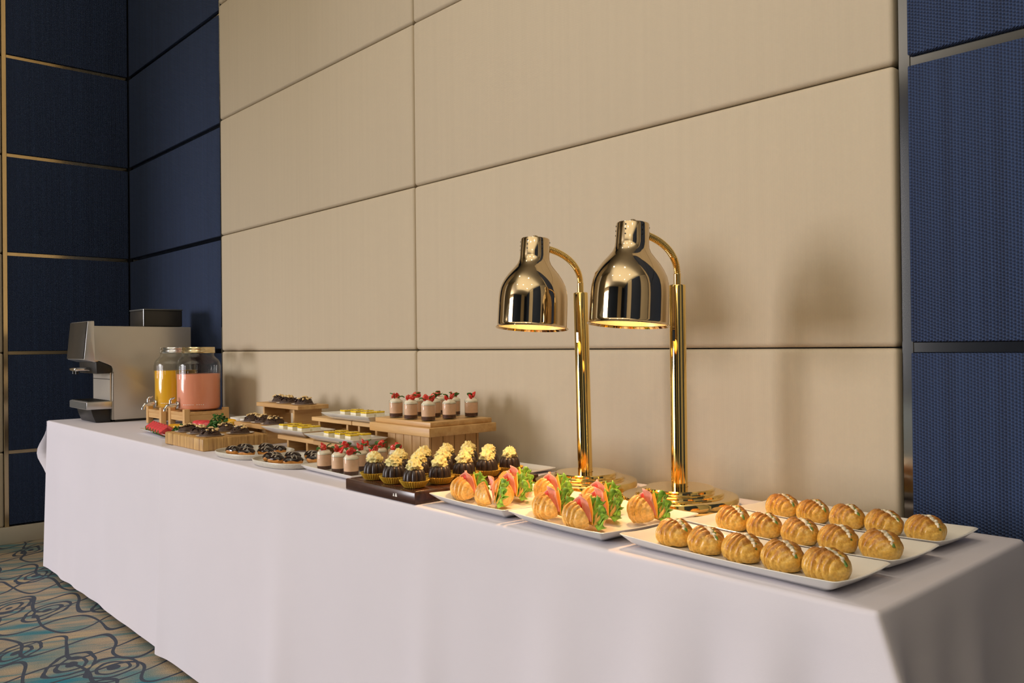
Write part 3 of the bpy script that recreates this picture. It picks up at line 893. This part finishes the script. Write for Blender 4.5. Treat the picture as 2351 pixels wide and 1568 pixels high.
# ------------------------------------------------------------------ slatted wooden crate
ck = thing('wooden_crate', 'slatted wooden crate with stepped top carrying strawberry cups', 'crate', (-2.083, 1.555, TZ))
part('top_board', MB().box((-0.145, -0.117, 0.1245), (0.145, 0.117, 0.1389), 0.002, 2), 'pine', ck)
part('upper_slab', MB().box((-0.158, -0.131, 0.0975), (0.158, 0.125, 0.1243), 0.003, 2), 'pine', ck)
part('foot_board', MB().box((-0.118, -0.101, 0.0), (0.118, 0.101, 0.022), 0.002, 2), 'pine', ck)
part('core', MB().box((-0.100, -0.085, 0.022), (0.100, 0.085, 0.0975), 0.001, 1), 'dark_wood', ck)
for k in range(5):
    w_ = 0.0435
    x = -0.1085 + k * w_
    for y in (-0.0955, 0.0865):
        part('slat', MB().box((x + 0.0008, y, 0.0222), (x + w_ - 0.0008, y + 0.009, 0.0973), 0.0012, 1), 'pine_upright', ck)
for k in range(4):
    w_ = 0.0428
    y = -0.0862 + k * w_
    for x in (-0.1085, 0.0995):
        part('slat', MB().box((x, y + 0.0008, 0.0222), (x + 0.009, y + w_ - 0.0008, 0.0973), 0.0012, 1), 'pine_upright', ck)

# ------------------------------------------------------------------ wooden risers
def riser(x0, x1, y0, y1, ztop, label, thick=0.015, inset=0.03):
    t0 = thing('wooden_riser', label, 'riser', ((x0 + x1) / 2, (y0 + y1) / 2, TZ), 0, 'pine display risers')
    hx, hy, h = (x1 - x0) / 2, (y1 - y0) / 2, ztop - TZ
    part('shelf', MB().box((-hx, -hy, h - thick), (hx, hy, h), 0.0015, 1), 'pine', t0)
    for s_ in (-1, 1):
        cx = s_ * (hx - inset)
        part('leg', MB().box((cx - 0.006, -hy + 0.008, 0), (cx + 0.006, hy - 0.006, h - thick), 0.001, 1), 'pine_deep', t0)
    part('stretcher', MB().box((-hx + inset + 0.006, hy - 0.03, h - thick - min(0.03, h - thick - 0.012)), (hx - inset - 0.006, hy - 0.02, h - thick), 0.001, 1), 'pine', t0)
    return t0
riser(-3.240, -2.885, 1.518, 1.650, 0.920, 'tallest wooden riser holding chocolate clusters by the wall', 0.016, 0.05)
riser(-3.185, -2.885, 1.398, 1.512, 0.853, 'low wooden riser holding chocolate clusters behind the bamboo board', 0.017, 0.035)
riser(-2.72, -2.465, 1.352, 1.46, 0.837, 'low wooden riser under the cheesecake plate nearest the eclairs', 0.014, 0.06)
riser(-2.46, -2.265, 1.348, 1.445, 0.837, 'low wooden riser under the cheesecake plate beside the crate', 0.014, 0.025)
riser(-2.70, -2.43, 1.474, 1.60, 0.893, 'taller wooden riser under the cheesecake plate by the wall', 0.014, 0.04)
riser(-2.426, -2.262, 1.474, 1.60, 0.893, 'short wooden riser wedged between cheesecake plate and crate', 0.014, 0.03)

# ------------------------------------------------------------------ cheesecake squares
CPL = [((-2.425, 1.506, 0.8932), 'white plate of cheesecake squares on the riser by the wall'),
       ((-2.668, 1.402, 0.8372), 'white plate of cheesecake squares nearest the chocolate clusters'),
       ((-2.318, 1.382, 0.8372), 'white plate of cheesecake squares beside the slatted crate')]
cc = []
for sd in (1, 2):
    t0 = thing('cheesecake_square', 'x', 'cake', group='passion fruit cheesecake squares')
    part('filling', MB().box((-0.0175, -0.0165, 0), (0.0175, 0.0165, 0.026), 0.002, 2), 'cheesecake_white', t0)
    part('glaze', MB().box((-0.0177, -0.0167, 0.0258), (0.0177, 0.0167, 0.0315), 0.0022, 2), 'passion_glaze', t0)
    sm = MB().ball(lambda p: (p.x * 0.003, p.y * 0.002, p.z * 0.0009), 2)
    part('seed', sm, 'hole_black', t0, (0.006 * sd - 0.008, 0.004, 0.0318))
    cc.append(t0)
pl = Placer(cc)
NM = ['plate by the wall', 'plate by the chocolate clusters', 'plate by the crate']
for q, ((x, y, z), lb) in enumerate(CPL):
    plate('cheesecake_plate', CH, 'white_china', (x, y, z), 0, lb, 'plate', 'rectangular cheesecake plates')
    for j in range(2):
        for i in range(3):
            pl.put((x - 0.055 + i * 0.066 + rnd.uniform(-.003, .003), y - 0.019 + j * 0.042, z + 0.0045), rnd.uniform(-.06, .06),
                   'yellow-glazed cheesecake square, %s row, %s, on the %s' % (['front', 'back'][j], ['clusters end', 'middle', 'lamp end'][i], NM[q]), 0.97)
lfm = MB().grid(lambda u, v_: (0.020 * u, (v_ - .5) * 0.015 * math.sin(PI * min(0.98, u * 0.94 + 0.06)) ** 0.8, 0.0035 * math.sin(u * 3) + 0.004 * abs(v_ - .5)), 14, 7).mesh('mint_sprig', 'leaf', 60)
for (x, y, z), a, lb in (((-2.270, 1.348, 0.8425), 0.5, 'mint leaf lying on the cheesecake plate beside the crate'), ((-2.625, 1.366, 0.8425), 0.2, 'mint leaf lying on the cheesecake plate nearest the eclairs')):
    o = link('mint_sprig', lfm, None, (x, y, z), (0, 0, a)); tag(o, lb, 'garnish', 'mint leaves on cheesecake plates')

# ------------------------------------------------------------------ eclairs
ec = []
for sd in (1, 2, 3):
    t0 = thing('mini_eclair', 'x', 'pastry', group='chocolate glazed mini eclairs')
    def body(p, top=False):
        x = p.x * 0.030 + (0.010 if p.x > 0 else -0.010) * min(1, abs(p.x) * 3)
        z = p.z * 0.0175
        if z < -0.011:
            z = -0.011 + (z + 0.011) * 0.1
        return (x * 0.82, p.y * 0.0195 * (1 + 0.04 * nz(p, 2, sd)), z + 0.0125)
    part('bun', MB().ball(body, 4), 'eclair_bun', t0, smooth=60)
    def glaze(p):
        x, y, z = body(p)
        c = 0.0155 + 0.0022 * math.sin(7 * math.atan2(p.y, p.x) + sd)
        k = 1.045
        return (x * k, y * k, max(z * 1.03 + 0.0005, c) if z > c - 0.004 else c)
    part('chocolate_glaze', MB().ball(glaze, 4), 'dark_glaze', t0, smooth=60)
    zz_ = []
    for k in range(61):
        f = k / 60
        x = -0.027 + 0.054 * f
        y = 0.0165 * math.sin(f * 6.28 * 3.5 + sd)
        e = max(0.0, 1 - (x / 0.0335) ** 2 - (y / 0.0208) ** 2)
        zz_.append((x, y, 0.0125 + 0.0182 * math.sqrt(e) * 1.03 + 0.0006))
    part('drizzle', MB().tube(zz_, 0.00075, 6), 'white_icing', t0, smooth=60)
    ec.append(t0)
pl = Placer(ec)
E1 = [(-2.692, 1.178, 15), (-2.722, 1.232, 40), (-2.680, 1.290, 20), (-2.612, 1.188, 30), (-2.582, 1.240, 20), (-2.596, 1.295, 10)]
E2 = [(-2.440, 1.195, 80), (-2.378, 1.176, 20), (-2.402, 1.245, 15), (-2.306, 1.196, 60), (-2.378, 1.300, 15), (-2.305, 1.270, 30)]
EN = ['front board-side', 'middle board-side', 'back board-side', 'front crate-side', 'middle crate-side', 'back crate-side']
for pn, E_ in (('plate by the bamboo board', E1), ('plate by the strawberry tray', E2)):
    for k, (x, y, a) in enumerate(E_):
        pl.put((x, y, TZ + 0.0054), D(a), 'chocolate glazed mini eclair, %s one on the %s' % (EN[k], pn), 0.9)

# ------------------------------------------------------------------ bamboo board and chocolate clusters
bo = thing('bamboo_board', 'thick bamboo chopping block under chocolate clusters at the cloth edge', 'board', (-3.055, 1.268, TZ))
part('block', MB().box((-0.183, -0.120, 0), (0.183, 0.120, 0.0445), 0.004, 3), 'bamboo', bo)
part('face', MB().box((-0.178, -0.115, 0.0440), (0.178, 0.115, 0.0460), 0.0009, 1), 'bamboo_top', bo)
for lo, hi in (((-0.165, -0.103, 0.0455), (0.165, -0.100, 0.0470)), ((-0.165, 0.100, 0.0455), (0.165, 0.103, 0.0470)), ((-0.165, -0.1, 0.0455), (-0.162, 0.1, 0.0470)), ((0.162, -0.1, 0.0455), (0.165, 0.1, 0.0470))):
    part('juice_rim', MB().box(lo, hi, 0.0005, 1), 'bamboo_top', bo)
cl_ = []
for sd in (21, 22, 23, 24):
    r2 = random.Random(sd)
    t0 = thing('chocolate_cluster', 'x', 'pastry', group='chocolate clusters with nuts on paper rounds')
    part('paper_round', MB().lathe([(0.0001, 0.0004), (0.036, 0.0004), (0.047, 0.0012), (0.0525, 0.0036), (0.0522, 0.0040), (0.047, 0.0018), (0.036, 0.0010), (0.0001, 0.0010)], 60,
         rfun=lambda r, z, a, k: r * (1 + (0.03 * math.sin(30 * a) if 1 < k < 6 else 0))), 'white_paper', t0, smooth=30)
    def md_(p):
        z = p.z * 0.026
        return (p.x * 0.041 * (1 + .12 * nz(p, 2, sd)), p.y * 0.036 * (1 + .12 * nz(p, 2, sd)), 0.0012 + (z * (1 + .3 * nz(p, 3, sd)) if z > 0 else 0))
    part('brownie', MB().ball(md_, 4), 'brownie', t0, smooth=60)
    m = MB()
    for k in range(26):
        a, rr = r2.uniform(0, 6.28), 0.034 * math.sqrt(r2.random())
        z = 0.026 * math.sqrt(max(0.1, 1 - (rr / 0.040) ** 2))
        M = Matrix.Translation((rr * math.cos(a), rr * math.sin(a), z + 0.001)) @ Euler((r2.uniform(-.9, .9), r2.uniform(-.9, .9), r2.uniform(0, 6))).to_matrix().to_4x4()
        lx, ly = r2.uniform(0.005, 0.010), r2.uniform(0.0035, 0.006)
        m.ball(lambda p: (p.x * lx, p.y * ly, p.z * 0.0028), 1, M)
    part('chocolate_shavings', m, 'chocolate', t0, smooth=60, kind='stuff')
    m = MB()
    for k in range(11):
        a, rr = r2.uniform(0, 6.28), 0.030 * math.sqrt(r2.random())
        z = 0.026 * math.sqrt(max(0.1, 1 - (rr / 0.040) ** 2))
        M = Matrix.Translation((rr * math.cos(a), rr * math.sin(a), z + 0.0062)) @ Euler((r2.uniform(-.6, .6), r2.uniform(-.6, .6), r2.uniform(0, 6))).to_matrix().to_4x4()
        m.ball(lambda p: (p.x * 0.0076, p.y * 0.0046, p.z * 0.0034), 2, M)
    part('nut_pieces', m, 'nut', t0, smooth=60, kind='stuff')
    cl_.append(t0)
pl = Placer(cl_)
KB = TZ + 0.0461
for (x, y, z), lb in (
        ((-3.165, 1.210, KB), 'on the bamboo board, corner by the watermelon'), ((-3.060, 1.214, KB), 'on the bamboo board, middle of the front'),
        ((-2.945, 1.204, KB), 'on the bamboo board, front corner by the eclairs'), ((-3.080, 1.320, KB), 'on the bamboo board, back by the green herbs'), ((-2.950, 1.318, KB), 'on the bamboo board, back corner by the eclairs'),
        ((-3.120, 1.450, 0.8532), 'on the low riser, by the white bowls'), ((-3.035, 1.452, 0.8532), 'on the low riser, middle one'), ((-2.940, 1.448, 0.8532), 'on the low riser, by the cheesecakes'),
        ((-3.170, 1.590, 0.9202), 'on the tallest riser, by the juice jars'), ((-3.070, 1.575, 0.9202), 'on the tallest riser, middle one'), ((-2.952, 1.580, 0.9202), 'on the tallest riser, by the cheesecakes')):
    pl.put((x, y, z), rnd.uniform(0, 6), 'dark chocolate cluster with nuts ' + lb, 0.94)

# ------------------------------------------------------------------ fruit platter
FZ = TZ + 0.0045
def wedge(name, label, r, arcdeg, thick, mats, loc, rot, cat='fruit', group=None, skin='rind'):
    t0 = thing(name, label, cat, loc, 0, group)
    t0.rotation_euler = rot
    n = 14
    a0 = D(90 - arcdeg / 2)
    pts = [(0, r)] + [(r * 0.9 * math.cos(a0 + D(arcdeg) * i / n), r - r * 0.9 * math.sin(a0 + D(arcdeg) * i / n)) for i in range(n + 1)]
    part('flesh', MB().prism(pts, -thick / 2, thick / 2, 'Y', 0.0008), mats, t0)
    pts = [(r * math.cos(a0 + D(arcdeg) * i / n), r - r * math.sin(a0 + D(arcdeg) * i / n)) for i in range(n + 1)]
    pts += [(r * 0.905 * math.cos(a0 + D(arcdeg) * (n - i) / n), r - r * 0.905 * math.sin(a0 + D(arcdeg) * (n - i) / n)) for i in range(n + 1)]
    part('skin', MB().prism(pts, -thick / 2, thick / 2, 'Y', 0.0004), skin, t0)
    return t0
def slice_(name, label, cat, group, mat, loc, rot, sx, sy, sz):
    o = part(name, MB().ball(lambda p: (p.x * sx, p.y * sy * (1 - 0.2 * p.x * p.x), sz * (p.z + 1) * 0.5 + 0.25 * sz * (p.x * p.x)), 3), mat, loc=loc, rot=rot, smooth=60)
    return tag(o, label, cat, group)
WN = ['nearest the coffee machine', 'second from the coffee machine', 'third from the coffee machine', 'fourth from the coffee machine', 'fifth from the coffee machine', 'nearest the bamboo board']
wd0 = None
for k in range(6):
    if wd0 is None:
        wd0 = wedge('watermelon_slice', 'x', 0.044, 104, 0.027, 'watermelon', (0, 0, 0), (0, 0, 0), group='watermelon slices on the fruit platter')
        o = wd0
    else:
        o = dup(wd0, (0, 0, 0), 0, 'x')
    o.location = (-3.690 + k * 0.047, 1.262 - 0.006 * k, FZ + 0.004)
    o.rotation_euler = (D(24), 0, D(74))
    o['label'] = 'red watermelon slice on the fruit platter, ' + WN[k]
for k in range(4):
    slice_('mango_slice', 'yellow mango slice on the fruit platter, %s from the coffee machine' % ORD[k], 'fruit', 'mango slices on the fruit platter', 'mango', (-3.615 + k * 0.046, 1.338 + 0.004 * k, FZ), (0, 0, D(60)), 0.042, 0.020, 0.034)
for k in range(2):
    slice_('papaya_slice', 'orange-red papaya slice at the back of the fruit platter, %s from the juice jars' % ORD[k], 'fruit', 'papaya slices on the fruit platter', 'watermelon', (-3.580 + k * 0.055, 1.428, FZ), (0, 0, D(50)), 0.042, 0.024, 0.046)
slice_('melon_slice', 'pale yellow melon slice behind the green herbs', 'fruit', None, 'mango', (-3.50, 1.508, FZ), (0, 0, D(20)), 0.05, 0.025, 0.052)
def herb_bunch(loc, label, n, rx, ry, h, seed):
    r2 = random.Random(seed)
    m = MB()
    for k in range(n):
        a, rr = r2.uniform(0, 6.28), math.sqrt(r2.random())
        x, y = rx * rr * math.cos(a), ry * rr * math.sin(a)
        z = h * (1 - rr ** 2) * r2.uniform(0.4, 1) + 0.003
        M = Matrix.Translation((x, y, z)) @ Euler((r2.uniform(-.8, .8), r2.uniform(-.8, .8), r2.uniform(0, 6))).to_matrix().to_4x4()
        L_ = r2.uniform(0.012, 0.02)
        m.grid(lambda u, v_: (L_ * (u - .5), (v_ - .5) * L_ * 0.8 * math.sin(PI * min(.97, u * .9 + .08)), 0.003 * math.sin(u * 3 + v_ * 4)), 5, 4, M)
    o = part('herb_garnish', m, 'leaf', loc=loc, smooth=60)
    o['kind'] = 'stuff'
    return tag(o, label, 'herbs')
herb_bunch((-3.395, 1.268, FZ + 0.006), 'dark green curly leaves at the edge of the fruit platter', 70, 0.050, 0.040, 0.048, 2)
herb_bunch((-3.425, 1.440, FZ + 0.006), 'bright green lettuce heap at the back of the fruit platter', 170, 0.070, 0.055, 0.078, 3)

# ------------------------------------------------------------------ white bowls and saucers at the wall
def bowl(loc, label, s_=1.0):
    o = part('white_bowl', MB().lathe([(0.0001, 0), (0.030 * s_, 0), (0.036 * s_, 0.004), (0.043 * s_, 0.020 * s_), (0.0455 * s_, 0.046 * s_), (0.0445 * s_, 0.0465 * s_), (0.042 * s_, 0.022 * s_), (0.034 * s_, 0.007), (0.0001, 0.006)], 40), 'white_china', loc=loc, smooth=50)
    return tag(o, label, 'bowl', 'small white bowls behind the fruit')
bowl((-3.665, 1.640, TZ), 'small white bowl standing nearest the juice jar stand')
bowl((-3.560, 1.640, TZ), 'small white bowl between its twin and the saucers')
def saucer(z, label):
    o = part('white_saucer', MB().lathe([(0.0001, 0), (0.035, 0), (0.040, 0.002), (0.068, 0.013), (0.069, 0.0145), (0.066, 0.014), (0.040, 0.005), (0.0001, 0.004)], 48), 'white_china', loc=(-3.425, 1.612, z), smooth=50)
    return tag(o, label, 'plate', 'white saucers stacked by the tall riser')
saucer(TZ, 'white saucer at the bottom of the stack by the tall riser')
saucer(TZ + 0.0075, 'white saucer in the middle of the stack by the tall riser')
saucer(TZ + 0.0150, 'white saucer on top of the stack by the tall riser')

# ------------------------------------------------------------------ juice dispensers on wooden stands
def jar_stand(x0, x1, y0, y1, label):
    t0 = thing('jar_stand', label, 'stand', ((x0 + x1) / 2, (y0 + y1) / 2, TZ), 0, 'wooden jar stands')
    hx, hy, h = (x1 - x0) / 2, (y1 - y0) / 2, 0.084
    for sx in (-1, 1):
        for sy in (-1, 1):
            part('leg', MB().box((min(sx * hx, sx * (hx - 0.026)), min(sy * hy, sy * (hy - 0.026)), 0), (max(sx * hx, sx * (hx - 0.026)), max(sy * hy, sy * (hy - 0.026)), h), 0.002, 1), 'pine_upright', t0)
    part('shelf', MB().box((-hx + 0.003, -hy + 0.003, h - 0.028), (hx - 0.003, hy - 0.003, h - 0.014), 0.001, 1), 'pine', t0)
    for sy in (-1, 1):
        part('rail', MB().box((-hx + 0.026, sy * (hy - 0.013) - 0.009, 0.030), (hx - 0.026, sy * (hy - 0.013) + 0.009, 0.056), 0.001, 1), 'pine', t0)
    for sx in (-1, 1):
        part('rail', MB().box((sx * (hx - 0.013) - 0.009, -hy + 0.026, 0.022), (sx * (hx - 0.013) + 0.009, hy - 0.026, 0.056), 0.001, 1), 'pine_deep', t0)
    return t0
def dispenser(x, y, juice, lidmat, level, label):
    t0 = thing('drink_dispenser', label, 'dispenser', (x, y, TZ + 0.0702), 0, 'glass juice dispensers')
    def rib(r, z, a, k):
        return r * (1 + 0.010 * math.sin(a * 44)) if 0.150 < z < 0.212 and r > 0.094 else r
    outer = [(0.0001, 0.0), (0.080, 0.0), (0.0945, 0.008), (0.099, 0.022), (0.099, 0.05), (0.099, 0.1), (0.099, 0.145), (0.099, 0.152), (0.099, 0.18), (0.099, 0.208), (0.099, 0.214), (0.0965, 0.226), (0.090, 0.238), (0.079, 0.248), (0.0715, 0.256), (0.0705, 0.284)]
    inner = [(0.0680, 0.284), (0.0690, 0.256), (0.077, 0.246), (0.088, 0.236), (0.0940, 0.225), (0.0963, 0.214), (0.0963, 0.1), (0.0963, 0.024), (0.092, 0.011), (0.079, 0.004), (0.0001, 0.004)]
    part('jar', MB().lathe(outer + inner, 176, rfun=rib), 'glass', t0, smooth=50)
    jz = [(0.0001, 0.0045), (0.078, 0.0045), (0.0912, 0.0115), (0.0956, 0.024), (0.0956, level), (0.0001, level)]
    part('juice', MB().lathe(jz, 64), juice, t0, smooth=40)
    part('lid', MB().lathe([(0.066, 0.270), (0.0745, 0.270), (0.0752, 0.274), (0.0735, 0.277), (0.0752, 0.280), (0.0735, 0.284), (0.0752, 0.288), (0.0735, 0.291), (0.0745, 0.294), (0.073, 0.2975), (0.0001, 0.2980)], 64), lidmat, t0, smooth=30)
    tp = part('tap', MB().tube([(0, -0.094, 0.030), (0, -0.118, 0.030), (0, -0.136, 0.030), (0, -0.148, 0.026), (0, -0.155, 0.016), (0, -0.157, 0.004)], lambda f: 0.0095 if f < 0.25 else 0.0078, 14), 'chrome', t0, smooth=60)
    part('tap_flange', MB().lathe([(0.0001, 0), (0.017, 0), (0.018, 0.002), (0.0165, 0.005), (0.011, 0.006)], 24), 'chrome', tp, (0, -0.0985, 0.030), (D(90), 0, 0))
    part('tap_lever', MB().tube([(0, -0.132, 0.034), (0, -0.132, 0.054), (0, -0.130, 0.058), (0, -0.112, 0.064)], lambda f: 0.0055 if f < 0.7 else 0.004, 10), 'chrome', tp, smooth=60)
    mk = MB()
    for k in range(11):
        if k == 6:
            continue
        a = D(-62 + k * 5.2)
        M = Matrix.Translation((0.0993 * math.cos(a), 0.0993 * math.sin(a), 0.032)) @ Euler((0, 0, a)).to_matrix().to_4x4()
        mk.box((-0.0003, -0.0018, -0.0016), (0.0003, 0.0018, 0.0016), 0, 1, M)
    part('printed_mark', mk, 'ink_white', t0)
    return t0
jar_stand(-4.214, -4.012, 1.405, 1.612, 'small wooden stand carrying the orange juice dispenser')
jar_stand(-4.004, -3.800, 1.435, 1.645, 'small wooden stand carrying the pink juice dispenser')
dispenser(-4.108, 1.512, 'orange_juice', 'chrome', 0.186, 'ribbed glass dispenser of orange juice beside the coffee machine')
dispenser(-3.902, 1.541, 'pink_juice', 'gold_lid', 0.172, 'ribbed glass dispenser of pink juice with golden lid')

# ------------------------------------------------------------------ coffee machine
cm = thing('coffee_machine', 'grey automatic coffee machine with tilted screen and drip tray', 'coffee machine', (-4.55, 1.5, TZ))
def Y(y): return y - 1.5
def Z(z): return z - 0.78
def rnd_poly(side):
    return [(Y(1.305), Z(0.790)), (Y(1.700), Z(0.790)), (Y(1.700), Z(1.255)), (Y(1.222), Z(1.258)), (Y(1.228), Z(1.092)), (Y(1.29), Z(1.066)), (Y(1.303), Z(1.058)), (Y(1.309), Z(1.044))]
part('body', MB().prism(rnd_poly(1), -0.150, 0.150, 'X', 0.003), 'machine_side', cm)
part('plinth', MB().box((-0.140, Y(1.32), 0), (0.140, Y(1.69), 0.0101), 0.001, 1), 'machine_dark', cm)
# recessed front with brewing head
part('front_panel', MB().box((-0.138, Y(1.298), Z(0.87)), (0.138, Y(1.306), Z(1.03)), 0.001, 1), 'machine_side', cm)
part('front_panel_strip', MB().box((-0.139, Y(1.2965), Z(0.991)), (0.139, Y(1.2982), Z(0.994)), 0.0003, 1), 'machine_dark', cm)
part('brew_head', MB().prism([(Y(1.232), Z(1.089)), (Y(1.304), Z(1.058)), (Y(1.306), Z(1.028)), (Y(1.294), Z(1.022)), (Y(1.236), Z(1.022))], -0.143, 0.1455, 'X', 0.002), 'machine_dark', cm)
sp = part('spout', MB().box((-0.05, Y(1.160), Z(1.034)), (0.05, Y(1.240), Z(1.052)), 0.006, 3), 'chrome', cm)
for sx in (-0.025, 0.025):
    part('nozzle', MB().lathe([(0.008, 0), (0.008, 0.02), (0.0001, 0.02)], 16, cap0=True), 'machine_dark', sp, (sx, Y(1.178), Z(1.020)))
ss = part('display', MB().prism([(Y(1.196), Z(1.281)), (Y(1.226), Z(1.283)), (Y(1.232), Z(1.098)), (Y(1.25), Z(1.085)), (Y(1.225), Z(1.078)), (Y(1.178), Z(1.092))], -0.146, 0.149, 'X', 0.004), 'machine_silver', cm)
part('screen', MB().prism([(Y(1.1915), Z(1.278)), (Y(1.1975), Z(1.278)), (Y(1.1800), Z(1.096)), (Y(1.1740), Z(1.096))], -0.142, 0.143, 'X', 0.001), 'screen', ss)
dt = part('drip_tray', MB().box((-0.145, Y(1.188), Z(0.846)), (0.148, Y(1.306), Z(0.884)), 0.003, 2), 'machine_silver', cm)
part('drip_grid', MB().box((-0.138, Y(1.194), Z(0.8835)), (0.140, Y(1.300), Z(0.8865)), 0.001, 1), 'machine_grey', dt)
for k in range(9):
    part('grid_bar', MB().box((-0.130 + k * 0.031, Y(1.198), Z(0.8862)), (-0.124 + k * 0.031, Y(1.296), Z(0.888)), 0.0004, 1), 'machine_dark', dt)
part('tray_front', MB().box((-0.1440, Y(1.1865), Z(0.849)), (0.1440, Y(1.1885), Z(0.881)), 0.0006, 1), 'machine_grey', dt)
part('tray_base', MB().prism([(Y(1.212), Z(0.846)), (Y(1.304), Z(0.846)), (Y(1.304), Z(0.7802)), (Y(1.235), Z(0.7802)), (Y(1.222), Z(0.812))], -0.118, 0.128, 'X', 0.003), 'machine_dark', cm)
part('side_gap', MB().box((0.1498, Y(1.310), Z(0.7901)), (0.1506, Y(1.312), Z(1.03)), 0.0002, 1), 'machine_dark', cm)
hp = part('bean_hopper', MB().box((-0.115, Y(1.475), Z(1.258)), (0.105, Y(1.672), Z(1.343)), 0.006, 3), 'screen', cm)
part('hopper_lid', MB().box((-0.117, Y(1.473), Z(1.342)), (0.107, Y(1.674), Z(1.350)), 0.003, 2), 'machine_grey', hp)
part('hopper_edge', MB().tube([(0.1065, Y(1.4735), Z(1.26)), (0.1065, Y(1.4735), Z(1.347))], 0.0016, 8), 'machine_silver', hp)
